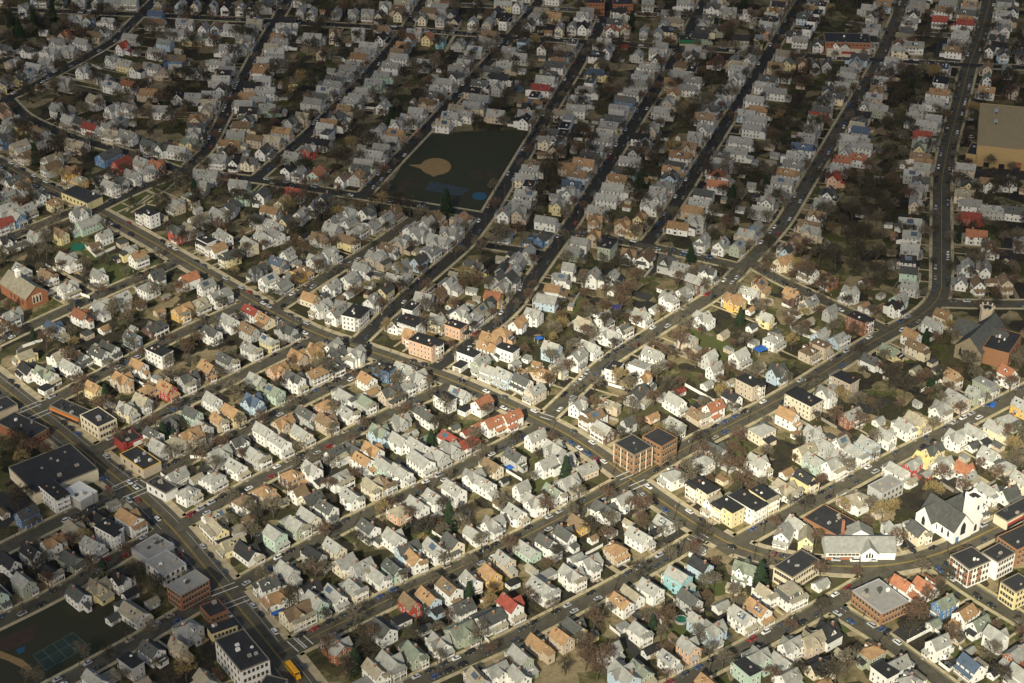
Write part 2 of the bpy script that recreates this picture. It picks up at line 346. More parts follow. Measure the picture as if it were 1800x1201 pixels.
# ------------------------------------------------------------------ houses: pixel of the roof's middle, wall, roof and type letters
H_NEAR = '''
43,1020,egf 8,1055,ldf 88,1002,ckf 137,1040,wdf 172,1027,ytx 213,1010,wkx 228,1040,wkl 267,1055,gtl 236,1082,wtf+ 204,1083,wdl 266,1137,wdf 230,1160,gkF- 166,1190,wgf 195,1185,gtb 250,1197,gtl
47,902,uds 103,870,wkF 130,925,ttx 93,948,wox 55,965,wkf 15,982,wkf 125,978,edf 173,905,ckx 165,957,wgf 203,935,wkF 230,905,wox+ 215,880,gtb 205,912,gkb
332,1100,ggh 312,1130,ttf- 360,1190,gtf 468,1022,wds 487,1045,wox 512,1078,cbx+ 547,1035,wks 562,1075,lgf 592,1130,mgx+ 598,1056,wgf 628,1037,cgf 675,1020,wgf 700,1012,ldf
753,1045,bof 720,1055,rbf 790,1028,wbf 828,1015,wgf 862,1003,oof 672,1100,wdf+ 706,1087,wkb 745,1102,gdl 812,1062,gds 860,1082,wds+ 810,1103,eex+ 773,1127,wgx 735,1152,eef 693,1167,egx 667,1180,wtf 840,1187,gtf 882,1175,wgx 897,1057,wrx 640,1199,wgb
953,1027,wgf+ 963,1008,wgb 1005,1005,wgx 1038,983,wgx 947,1128,tof 988,1115,tof 1015,1100,ydx 1035,1113,ydl 915,1148,egf 903,1180,wgf 1095,1052,wof 1113,1042,wtf 1140,1030,wgf 1125,1103,wgf- 1072,1138,wgs 1180,1160,wgf- 1143,1140,wkl 1105,1185,bgx+ 1127,1175,eef
1193,1007,qgf 1232,988,bkf 1225,966,wgb 1213,1048,gdx 1310,995,wex 1290,1030,ttl 1268,1062,wgl 1305,1078,wgf 1333,1065,wof 1387,1045,wtm+ 1358,1038,wtf- 1227,1087,bgf- 1255,1102,bgx 1212,1132,pgx 1443,1023,wgl+ 1450,1105,wkx 1423,1120,ttx 1392,1132,wgx 1340,1155,lgx 1320,1166,lkF- 1365,1155,wgf 1387,1185,wgs 1440,1168,ckx 1445,1197,tol 1245,1197,tof
1588,1022,wcf 1625,1027,wcf 1660,1055,ues 1697,1073,wos 1722,1092,wes 1752,1112,wgx 1642,1093,gel 1612,1060,mol 1645,1128,wgs 1533,1140,eoh 1556,1176,wkF- 1580,1162,wgs 1600,1192,wgh 1708,1163,wuf 1787,1145,mgs 1795,1180,wgf
310,832,wgs 330,860,wgh 375,835,wgh 415,815,wgf 345,838,gtl 458,802,ggf 513,830,koh 464,858,toh 428,875,wbh 435,908,kbl 378,910,wts 382,930,ytf 417,930,gtb 405,957,yts 373,955,wkb 438,975,wkx+ 548,820,wgx 595,836,wgx 525,860,wbs- 548,872,cds 578,893,wdf 547,908,cgf 523,920,egf 485,935,lgf 503,913,egl 553,970,gkf 505,997,ggf 588,957,cgf 612,985,cgs 635,992,ggs
733,983,wof 672,812,lgf 642,805,wof 708,828,wgf 677,848,gbf 657,855,ctx 622,873,wgf 758,812,wgx+ 790,808,ggf 865,815,cbf 833,833,wgx 853,846,wgf 798,855,wgf 763,870,wgf 733,883,wgf 703,893,pth 813,898,wgl 648,922,wdf 693,940,wgx 717,960,bdx 777,973,wgf 803,960,cdf 842,947,wgf 873,923,wgx 887,978,tgf 908,897,wgf
917,853,wgs- 962,810,wgs 993,803,wgs- 1030,820,tgs 1000,842,ggx 977,865,wef 947,885,wgx 1017,915,obf 1058,890,wdx+ 1095,873,wgs 993,935,wdx 960,948,wdf 927,962,lgf 1082,960,toh 1123,937,wgf 1168,915,wgf 1150,933,wkl 1012,978,wgl
1185,830,wgh+ 1238,805,wgh 1238,853,ckF 1262,880,wts- 1283,895,ykF 1310,908,wkF+ 1345,877,ykF 1390,862,wtx+ 1383,828,wol 1418,838,ykf 1333,808,wgx 1375,937,wgf 1402,918,wgf- 1413,945,ytf 1503,870,wth+ 1470,815,wgx 1428,800,lgf 1490,808,wgf
1583,825,wgf 1598,842,wtl 1607,813,rgx 1625,830,rgl 1628,800,yyf 1662,812,wgx 1692,820,wcx 1702,838,wgs- 1767,815,cgh 1797,838,cgf 1750,860,wgx 1770,868,wds 1733,895,wdf 1570,928,wgx- 1617,932,cdf
43,622,yts 48,645,wkx 78,662,wex+ 77,682,wkb 102,623,wts- 122,640,wgf 148,622,wdf 167,617,wdf 192,607,wdf 232,588,bdf 280,615,wkF 243,638,wof 215,662,tox 165,678,yof 222,715,cgx 253,703,gtf 267,680,koh- 290,682,rof 297,738,ddx 270,760,wdf 288,778,ggf
332,663,gdx 368,645,kof 403,632,gdf 442,610,wgf 482,601,ygf 488,645,pox 523,622,tox 555,612,tox 585,609,wgx 450,663,egf 487,687,lef 528,670,wdx 562,652,gos 448,703,bux 408,720,yof 373,698,wgf 338,722,ldf 383,733,tof- 355,747,ggf 333,760,tox 308,780,gth 385,792,ggx 420,772,wdx 462,752,wgf 497,738,tox 538,723,gdf 573,707,poh 580,745,tbx 540,768,cgf 500,782,wgf 588,792,wds
605,622,wdx 588,636,wdx 637,615,wgx 645,662,wof 652,687,wol 693,645,ukF- 722,645,wgf 745,658,wgx+ 607,693,wgf 650,707,gef 690,685,tdx 712,687,wgs- 612,723,wgf 783,697,wkF- 808,687,wgf 843,703,wcs 823,717,wkb 703,737,ggx 738,717,wdf- 755,730,wdf- 667,755,bex 707,772,wgx 732,784,wgf 745,770,eel 792,767,wrf 822,778,wrs 822,757,wrl 877,733,wcs 858,746,wcl 915,737,wcs 785,790,ggx 655,787,wox 620,787,wdx
845,632,egs 817,618,wkF- 800,645,wkb 865,605,wof 884,609,wkF- 862,648,wgf 887,655,bgf 777,608,pkF+ 748,600,pof 917,665,wdx 930,687,tgs 955,652,toh 983,638,cgf 1017,622,wgf 1040,608,wgx 970,607,bgs 1080,643,wkF- 1125,640,wgF- 1148,618,wgf 1133,662,wox- 1122,687,gdf+ 1017,707,wgx 1068,707,tts- 1043,727,wbs 1060,750,kgf 1105,738,gds- 1147,730,pol 1188,700,wgf 1193,685,wrl 1188,742,egf 942,763,wgs 975,785,ggx 905,797,gdf 905,638,wgl
1248,622,ggs- 1300,620,wgs 1257,643,wgs- 1243,673,wgl 1360,590,wgh 1423,612,tbh 1445,605,tbF- 1367,648,bdx 1335,643,ttl 1317,668,tkF 1290,695,wkf 1260,717,wcs 1227,725,tbf 1415,698,ckF+ 1455,685,wgx 1487,663,tkF 1385,725,wox 1340,750,cgh+ 1433,758,ggx 1447,775,ggf 1477,773,wgs- 1422,792,cts 1497,725,mgs 1258,787,wdx 1480,603,bgs
1532,630,wdf 1565,613,yef 1613,605,cbf 1610,648,ctl 1675,655,tof- 1683,695,tgf+ 1655,715,wgx 1722,693,egf- 1733,672,egF- 1778,655,wcf 1622,740,ytf 1597,750,wgx 1565,767,wgx 1535,782,bgf 1508,792,wgf 1773,732,egh 1797,708,ogf 1750,748,cgf 1715,757,wgf 1685,765,wgx 1708,780,wdl 1637,790,ydx 1740,795,wgf 1545,737,wgl
12,418,wkx 40,425,wgl 62,413,ggx 105,407,ybx 182,410,wgs 155,388,lgs+ 118,452,wgx+ 165,430,wbl 230,437,ygx 242,447,wos 215,425,tdb 173,480,wgx 38,470,wgf 82,480,wbx 118,500,wgx 20,550,ggx 5,570,kof 142,550,wcx 95,572,wux 175,535,wgx 213,520,ggs 260,500,wgh+ 275,480,wds- 280,545,tol 183,575,wol 272,572,kdx 153,585,tdb
320,540,oox 347,530,wtx 332,485,wcs 362,497,wgs 390,515,wgs+ 382,433,wos 363,420,wkF- 393,410,wgf 405,445,yds 438,423,cgf 463,412,wgf 483,403,wgf 300,407,rdx 453,470,ddx 472,487,wgs 495,497,wgs 487,457,tuf 505,442,wgs- 537,477,ooh 513,483,wgl 560,415,gbx 555,453,wgx 585,445,wgx 580,500,wgs 545,520,cox 565,533,wgx 593,545,wgs 573,515,gul 442,543,wrf 468,555,cof 437,575,gbf 403,560,wgx 372,580,wdx 507,577,gdx
610,418,ybx 627,402,ggx 707,422,tgx 682,433,wbf 662,448,tgx+ 732,405,wgx 780,422,ggx+ 792,403,wgx 765,445,wgf 738,455,bdf 713,462,bgf- 635,467,wgx 613,485,wgx 697,487,kgs 732,487,wgl 650,497,wgl 677,505,ydf 657,527,wgf 613,513,wgl 627,549,wkF 605,535,wgs 788,495,wgf 798,480,ktl 833,463,ydx 885,408,bdx 882,453,gtl 897,470,gdf 890,488,gdf 745,520,ggs 772,510,kbf 723,537,wkF- 700,563,wdx 727,572,wkF 767,560,cgx 808,545,wgx 833,558,wgf 810,575,pkF- 867,517,ocs 830,508,wgl 857,533,gdx 852,549,wtf- 883,497,tgx 882,580,poh 860,593,pof
952,415,udx 930,423,udl 1020,422,wgs 1008,438,egs 1000,467,wgs- 987,485,wgs- 972,505,wos 962,523,bgs+ 938,548,wgx 910,564,wox 1068,428,ekF 1108,442,wbx 1133,447,wbf+ 1175,455,gdx 1043,480,wgf 1077,483,wgf 1197,467,ggf 1047,403,tox 1115,403,yoh 1027,565,gtx 1062,553,wgs- 1072,584,wgx 1105,584,wds- 1128,550,wgx 1150,540,wgl 1175,520,wgx 913,452,ggf 932,450,ggf 915,472,ggf 907,489,gdf
1235,418,wgf 1268,425,wgf 1303,430,egf 1320,410,tgs 1338,400,ugf 1203,508,wgx 1228,493,kgf 1250,475,wdx 1238,555,wgx 1272,585,ttl 1210,592,tgf 1293,524,oox 1317,510,wgf 1335,497,tof 1348,555,ygf- 1322,572,wdl 1368,458,cox 1397,420,kbx 1383,437,bdf- 1422,472,wdf 1457,485,mof 1393,512,kof 1423,527,cgs 1460,542,ggs- 1422,562,gtl 1490,512,wgx 1458,588,bgs 1427,402,tgx
1600,410,wgs 1600,432,ggs 1597,453,wks 1598,473,lds 1600,498,ggs 1580,523,lgs 1590,541,wkx- 1717,408,wcs+ 1742,433,wbf 1702,463,wgf 1733,468,wgf 1690,491,wgf 1720,494,wbf 1768,490,tbf 1742,492,tbl 1658,550,cof 1638,570,wgf 1603,585,wof 1635,584,wkb 1520,492,wdl 1517,560,mkF 1503,540,gol 1530,540,gdl 1798,425,ggf
'''
H_FAR = '''
20,210,egs 45,212,ydf 68,228,gbf 10,240,udx 33,252,tts 5,225,ggf 78,250,kgs 133,250,tts+ 92,275,wtx+ 122,298,oox 138,312,oth 190,268,uds+ 213,282,rrs 167,313,wdl 168,335,wgl 192,322,wgf 212,315,gdf 235,307,wgf 257,297,wgx 282,290,kcx 250,281,wgf 257,252,gdx 288,255,wdx 155,220,wrs 182,220,wgx 193,237,ctx 218,232,wgs 232,240,tol 207,210,ggf 117,212,ggx 143,213,gdf 5,302,wef 38,322,wos 5,340,lgs 37,345,rgx 65,340,wdx 95,352,yoh 13,362,ggs 33,378,ugx 42,366,ggs 138,370,wgx 250,373,wkF 8,395,wrs 92,398,wbl
345,205,tox 342,230,ggx 335,247,yex 325,265,wgs 425,218,cbs 433,206,wdx 415,233,egs 405,250,cos 385,275,wgx 398,263,wdx 415,280,wkf 442,282,cdx 467,262,wdx 463,242,tbs 487,248,tts 497,228,gos 510,210,gdx 533,202,ttx 575,232,wdF- 560,247,wks+ 543,259,rgx 493,303,wkf 523,300,wgf 553,302,lcf+ 590,320,wpf 362,303,ggs+ 352,322,tgx 333,340,ceh 310,355,tgx 420,320,ggs 432,338,lex+ 403,360,wdx+ 383,372,wgx 348,382,wts 458,337,wdf 475,367,wos 518,335,wrs 495,352,ygf 528,372,wgf 550,360,wgf 570,345,wdf 457,382,wdx 500,384,ydf 483,397,wgf 592,383,wgf 583,397,ggf 333,397,wtf
608,210,wgx 668,223,ggf- 703,213,wgx 723,208,wgs 710,235,pos 697,247,ggs 680,260,ggs 667,272,ggs 653,288,wgs 620,307,gof 622,272,ggl 637,257,ggl 648,243,ggl 618,370,wgx 640,368,wdx 692,368,tbf 655,392,wgf 690,385,ggf 610,387,wgf 767,377,tbx 750,388,wgx 820,383,tof 893,370,wgf 803,397,wgf 720,398,wgf
927,208,wkf 998,206,wgF- 993,220,wkF- 990,233,wkF- 980,245,wdF- 973,257,tdx 957,269,tbl 950,288,edl 930,322,wkF- 925,338,wgs 918,355,ggs 907,369,tgx 1017,237,wkl 1030,228,wcl 1083,207,bds 1080,220,ygs 1072,233,ggs- 1063,243,wgs 1048,257,bgs 1042,273,bds 1032,288,wos 1007,290,tos 1015,303,bos 1007,322,wus 1010,337,wgx 982,355,ygx 963,385,wgs 975,343,wgl 1147,222,tgx 1160,213,wgl 1132,250,ggx 1115,262,gdx 1108,280,wgs 1100,298,lds 1087,311,cos 1078,328,wgs 1067,345,wgs 1053,367,tgs 1043,387,tox 1125,378,yox 1108,395,tox 1147,359,wgx 1153,343,wgx 1172,325,tgx 1180,307,bdx 1190,288,wds 1195,270,wos 1187,392,wos
1248,205,wbs 1238,223,wgx 1228,238,ggx 1217,255,tbx 1330,207,wgs 1323,222,wgs 1303,245,wgs+ 1295,263,wgs 1273,283,ggs 1262,302,wch 1262,321,wcs 1238,337,wds 1230,353,wgs 1218,366,tos 1215,384,ggx 1433,207,wex 1425,223,wgx 1418,239,ggs 1410,256,wus 1400,271,wgs 1393,286,wgs 1383,301,wos 1380,317,wgs 1367,333,ggs 1350,350,wgx 1338,367,ggs 1353,255,ttl 1357,284,gtl 1363,270,ggl 1322,323,ggl 1302,365,wgl 1290,383,egl 1493,243,ggs 1487,262,wgx 1483,278,wcs 1477,293,wgs 1467,308,prx 1457,336,wdx 1445,354,egx 1437,375,wbx 1423,392,tbs
1512,210,udx 1513,227,gus 1510,251,wgs 1507,275,wcs- 1630,216,ggs+ 1622,234,rrs 1617,256,yex 1618,273,wbs 1608,303,ggs 1610,328,ggx 1608,353,tgx 1600,388,wgs 1545,312,ggl 1513,372,wdl 1703,320,ydx 1738,317,wbx 1773,315,wdx 1710,355,wgs 1708,377,rrs 1745,365,ggs 1778,367,wds
42,3,wgx 127,5,ggx 165,3,wgf 193,2,ggs 232,7,wgs 133,30,ggx 155,30,bbx 190,35,wgx 182,52,wdx 165,59,cbs 150,73,wgs 133,87,ggx 113,58,tcx 100,71,wgx 88,87,wgx 77,55,wwl 48,85,wdx 23,107,tgx 7,82,gdx 60,115,ggs 85,108,ggx 50,128,wgf 35,135,ydf 17,137,wgf 2,149,ygf 115,140,ggx 145,120,wgx 182,133,ggx 197,147,wgs 225,145,wcs 197,102,wgx 220,109,ygs 215,78,wrx 230,63,ggs 238,117,wbf 267,115,wgs 275,89,wgs 275,37,wbs+ 290,72,bgs 280,15,uus 292,122,tth 262,160,tos 257,187,tox 225,187,wgx 200,187,wgx 167,172,wtx+ 103,187,wgx 118,197,wgl 70,152,tol 7,190,pbf 285,190,wgs
310,10,bgf 337,10,cgf 368,12,ggf 395,10,wkf 423,10,wgf 525,18,ggf 548,18,wgf 592,17,wgf 325,37,wgs 310,55,wgs 358,45,wgf 380,45,bbf 408,47,wgs 438,48,ggx 343,65,yes 367,62,wdx 408,81,wgs 422,80,ggx 400,96,ggx 383,108,wgs 400,120,tgs 397,137,ggs 388,152,wdx 372,164,wgs 340,167,ggs 313,165,wkf 345,123,gdx 310,100,ubs 363,190,ttx 500,53,wgf 493,71,wgs 485,88,ggs 487,108,gdx 462,138,wgs 467,157,wgs 453,173,lgs 470,187,lgs 437,192,cks 550,62,ggs 588,55,cbx 567,88,tbf 515,150,yyl 580,158,wgs 560,180,ggs 592,140,wds 550,194,ttl 583,122,ggl 467,7,gdx 303,118,tgx
647,20,ggx 677,7,wgx 630,53,ggx 672,63,wkx 662,80,ggs 645,100,cos 627,112,ggs 637,124,ggs 617,135,wgx 603,148,wgs 702,98,wgs 687,113,wgs 672,129,lgs 658,143,lgs 642,159,ggs 673,182,wgf 720,23,cbf 743,28,cef 775,30,ggf 795,22,gdf 832,35,wgf 857,37,tgf 892,35,wkF- 720,65,bcf 752,62,ycf 775,68,qef 808,73,ggf 835,70,ddf 863,72,ggx 745,108,ggx 765,98,tbf 833,112,wgx 785,143,wgs 815,135,wdx 770,167,wds 758,179,tbx 843,170,bgs 830,183,cgs 817,197,wgs 878,133,wks 887,113,tgs 875,149,ggx 765,133,ggl 873,17,bdf 883,3,ygs 775,8,ggs 783,-4,mbF 872,197,tgs
930,7,wgx 973,25,yos 1007,43,wgf 1025,25,wgx 1038,45,wkx 1075,48,wcf 1100,48,tof 1092,30,egx 1132,52,ggf 1157,55,ggf 1167,40,ggf 1177,18,wgs+ 1133,8,ggx 910,38,wdx 957,60,tol 920,70,bdF- 953,78,wkf 1008,73,wdF- 988,93,bds 978,112,wds 972,127,wkl 962,138,wgs 952,152,wrs 940,166,wkF- 930,185,ckx 1067,85,wgf 1097,80,krl 1120,92,ggf 1055,107,ydf 1047,125,yus 1038,141,wdF- 1030,156,wgs 1020,172,wgs 1013,188,wgs 1157,103,wdx 1145,115,wgs 1133,129,ggs 1123,145,ggs 1115,160,wgs 1105,174,uds 1098,190,tgs 1185,160,cox 1192,145,tos 1175,175,tgx 1165,192,ggs 913,97,wgs 917,122,wgl 912,152,uul 1197,130,wgs
1248,10,wdx 1283,17,ggx 1235,38,ggx 1263,48,edx 1317,20,wgx 1362,18,yox 1350,52,pgF- 1340,72,ygF- 1303,65,cks 1325,42,gtl 1445,7,wkF- 1437,21,wkF- 1428,34,wkF- 1420,48,wkF- 1407,67,wgs 1438,73,wdx 1262,103,wrf 1290,103,ygf 1320,103,wgf 1217,95,wdx 1215,121,wkF- 1210,135,wgs 1308,121,wgs 1293,133,wgx 1290,147,tgx 1277,158,wgx 1267,172,bgx 1247,188,gdx 1385,107,yef 1412,107,pbf 1433,110,gdf 1455,108,gdf 1375,128,wbs 1363,158,wgs+ 1490,122,ygx 1470,138,wdx 1458,155,gdx 1450,172,gdx 1443,190,rds 1333,190,wos 1223,163,wgl 1408,148,tbl 1203,150,wgs
1533,12,ggs+ 1525,30,gdx 1613,6,tgs 1607,22,wdx 1598,37,wgs 1652,32,wrs 1660,15,wbs 1667,3,ggs 1737,8,egx 1723,25,wds 1725,42,wrs 1768,48,wgf 1782,16,wdx 1775,32,tdx 1580,73,wbf 1607,77,wgs 1713,61,wgs 1705,78,egs 1732,83,wdf 1760,77,wks 1783,76,wgf 1795,95,gdf 1567,115,ggx 1545,138,wgx 1542,155,tbx 1538,168,tgs 1525,183,wgx 1542,187,egs 1660,117,wuF- 1652,140,wkF 1652,160,wos 1645,177,wgs 1613,188,ggx 1737,115,tof 1772,120,wgf 1737,134,wef 1735,156,wos 1783,155,tof 1503,107,ggf
'''
TYPEW = {'f': 'gabled', 's': 'gabled', 'x': 'cross-gabled', 'h': 'hip-roofed', 'F': 'flat-roofed', 'm': 'mansard-roofed', 'l': 'low gabled', 'b': 'low flat-roofed'}
rnd = random.Random(11)
class Hs: pass
HOUSES = []
for line in (H_NEAR + H_FAR).split():
    a = line.split(','); h = Hs(); h.px, h.py = float(a[0]), float(a[1]); c = a[2]
    h.w, h.r, h.t = c[0], c[1], c[2]; h.k = {'+': 1.22, '-': .82}.get(c[3:], 1.0)
    j = lambda s: rnd.uniform(1 - s, 1 + s)
    h.st = 2; t = h.t
    if t in 'fs': h.L, h.W, h.E, h.P = 12.2*j(.12), 8.4*j(.1), 5.9*j(.07), 3.9*j(.14)
    elif t == 'x': h.L, h.W, h.E, h.P = 12.4*j(.1), 8.2*j(.1), 5.9*j(.07), 3.9*j(.12)
    elif t == 'h': h.L, h.W, h.E, h.P = 11.0*j(.1), 9.4*j(.08), 6.0*j(.06), 3.5*j(.1)
    elif t == 'm': h.L, h.W, h.E, h.P = 11, 10, 6.0, 2.8
    elif t == 'F': h.L, h.W, h.E, h.P = 14*j(.1), 8.8*j(.06), 9.3*j(.04), 0.5; h.st = 3
    elif t == 'l': h.L, h.W, h.E, h.P = 6.6*j(.15), 4.8*j(.12), 2.6, 1.7; h.st = 1
    else: h.L, h.W, h.E, h.P = 7.5*j(.15), 5.6*j(.12), 3.0, 0.3; h.st = 1
    q_ = .82 if t == 'F' else (.84 if t in 'lb' else .735)
    h.L *= h.k*q_; h.W *= h.k*q_; h.P *= q_; h.E *= .87 if h.st > 1 else .9
    if h.k < 1 and t == 'F': h.E = 6.7; h.st = 2
    if t in 'fsx' and h.py > 380:
        q2 = rnd.random(); h.E *= 1.22 if q2 < .12 else (.72 if q2 > .84 else 1)
    if t == 's' and h.py < 400: h.L *= 1.30
    h.pos = at(h.px, h.py, h.E + h.P * .5); h.pos.z = 0
    ns = nearest_street(h.pos, 2)
    if ns is None: ang = math.radians(36); h.front = None
    else:
        sg = ns[4]; d = sg[1] - sg[0]; ang = math.atan2(d.y, d.x); h.front = Vector((ns[2], ns[3], 0)) - h.pos
    A = []
    for q in range(4):
        a = ang + q * math.pi / 2; a = (a + math.pi) % (2 * math.pi) - math.pi
        if -math.radians(32) <= a < math.radians(58): s_ang = a
    h.yaw = s_ang if t in 'sxhlmb' and not (t == 'x' and rnd.random() < .55) else s_ang + math.pi / 2
    if t in 'hm': h.L, h.W = max(h.L, h.W), min(h.L, h.W)
    h.yaw += rnd.uniform(-.05, .05)
    h.ns = ns
    HOUSES.append(h)
def halfdim(h, d):
    c, s = math.cos(h.yaw), math.sin(h.yaw); ux = abs(d.x*c + d.y*s); uy = abs(-d.x*s + d.y*c)
    return ux * h.L / 2 + uy * h.W / 2
# keep houses off the streets and out of each other
for it in range(14):
    HG = defaultdict(list)
    for h in HOUSES: HG[(int(h.pos.x // 20), int(h.pos.y // 20))].append(h)
    for h in HOUSES:
        gx, gy = int(h.pos.x // 20), int(h.pos.y // 20)
        for i in (gx-1, gx, gx+1):
            for j2 in (gy-1, gy, gy+1):
                for o in HG.get((i, j2), ()):
                    if o is h: continue
                    d = o.pos - h.pos; L = d.length or .01; d = d / L
                    need = (halfdim(h, d) + halfdim(o, d)) * (.84 if it < 10 else .90) + .1
                    if L < need:
                        mv = (need - L) * .25
                        h.pos -= d * mv; o.pos += d * mv
        for s in near_segs(h.pos, 1):
            dd, qx, qy = seg_dist(h.pos, s[0], s[1])
            if dd < .01: continue
            d = Vector((h.pos.x - qx, h.pos.y - qy, 0)) / dd
            need = s[2] + s[3] + .8 + halfdim(h, d) * .92
            if h.t in 'lb': need = s[2] + s[3] + 1.0 + halfdim(h, d) * .9
            if dd < need: h.pos += d * min(need - dd, 1.6)

PARK1 = P('725,240 960,222 880,360 850,385 640,350')
def in_park(q):
    c = False
    for i in range(len(PARK1)):
        (x1, y1), (x2, y2) = PARK1[i], PARK1[i-1]
        if (y1 > q[1]) != (y2 > q[1]) and q[0] < (x2-x1)*(q[1]-y1)/(y2-y1) + x1: c = not c
    return c or (q[0] > 1640 and 110 < q[1] < 305)
# garages and sheds at the back of the lots
SG = random.Random(77)
def house_clear(p, m_):
    gx, gy = int(p.x // 20), int(p.y // 20)
    for i in (gx-1, gx, gx+1):
        for j2 in (gy-1, gy, gy+1):
            for o in HG.get((i, j2), ()):
                d = o.pos - p; L = d.length
                if L < 15 and L < halfdim(o, d / max(L, .01)) + m_: return False
    return True
HG = defaultdict(list)
for h in HOUSES: HG[(int(h.pos.x // 20), int(h.pos.y // 20))].append(h)
extra = []
for h in HOUSES[:]:
    if h.st == 1 or h.front is None or len(extra) >= 215 or SG.random() > (.6 if h.py < 420 else .4): continue
    f = h.front.normalized(); side = Vector((-f.y, f.x, 0)) * SG.choice((-1, 1))
    p_ = h.pos - f*SG.uniform(7.5, 13) + side*SG.uniform(0, 6); ns = nearest_street(p_, 1)
    if (ns and ns[0] < 6) or not house_clear(p_, 3.4): continue
    g = Hs(); g.w = SG.choice('wwgttck'); g.r = SG.choice('ggdtbko'); g.t = SG.choice('llb'); g.k = 1; g.st = 1
    g.L, g.W, g.E, g.P = SG.uniform(3.6, 5.6), SG.uniform(2.8, 4.0), 2.2, 1.2
    if g.t == 'b': g.P = .3
    g.pos = p_; g.yaw = math.atan2(f.y, f.x) + SG.choice((0, math.pi/2)) + SG.uniform(-.06, .06); g.front = f*10; g.ns = ns; g.px, g.py = to_px(p_)
    if not (0 < g.px < 1800 and 0 < g.py < 1200): continue
    extra.append(g); HG[(int(p_.x // 20), int(p_.y // 20))].append(g)
HOUSES += extra
# far rows run on without gaps: more houses along the shaded streets
nf = 0
for si, (nm, hw, pv, pts) in enumerate(STR):
    for sg in (-1, 1):
        sp = side_pts(pts, sg*(hw + pv + 6.4))
        for i in range(1, len(sp) - 1):
            q = to_px(sp[i])
            if not (-20 < q[0] < 1820 and -40 < q[1] < 360) or SG.random() < .1 or nf > 240: continue
            if in_park(q) or on_road(sp[i], -1, 5.0) or not house_clear(sp[i], 3.3): continue
            d = sp[i+1] - sp[i]; h = Hs(); h.w = SG.choice('wwwwggctbet'); h.r = SG.choice('ggggdtbkdo'); h.t = SG.choice('sssfx'); h.k = 1; h.st = 2
            h.L, h.W, h.E, h.P = 10.5*SG.uniform(.85, 1.1), 6.0*SG.uniform(.9, 1.1), 5.1, 2.9; h.pos = sp[i].copy(); h.px, h.py = q
            h.front = Vector((pts[i].x - sp[i].x, pts[i].y - sp[i].y, 0)); h.yaw = math.atan2(h.front.y, h.front.x) + SG.uniform(-.05, .05); h.ns = None
            nf += 1; HOUSES.append(h); HG[(int(h.pos.x // 20), int(h.pos.y // 20))].append(h)
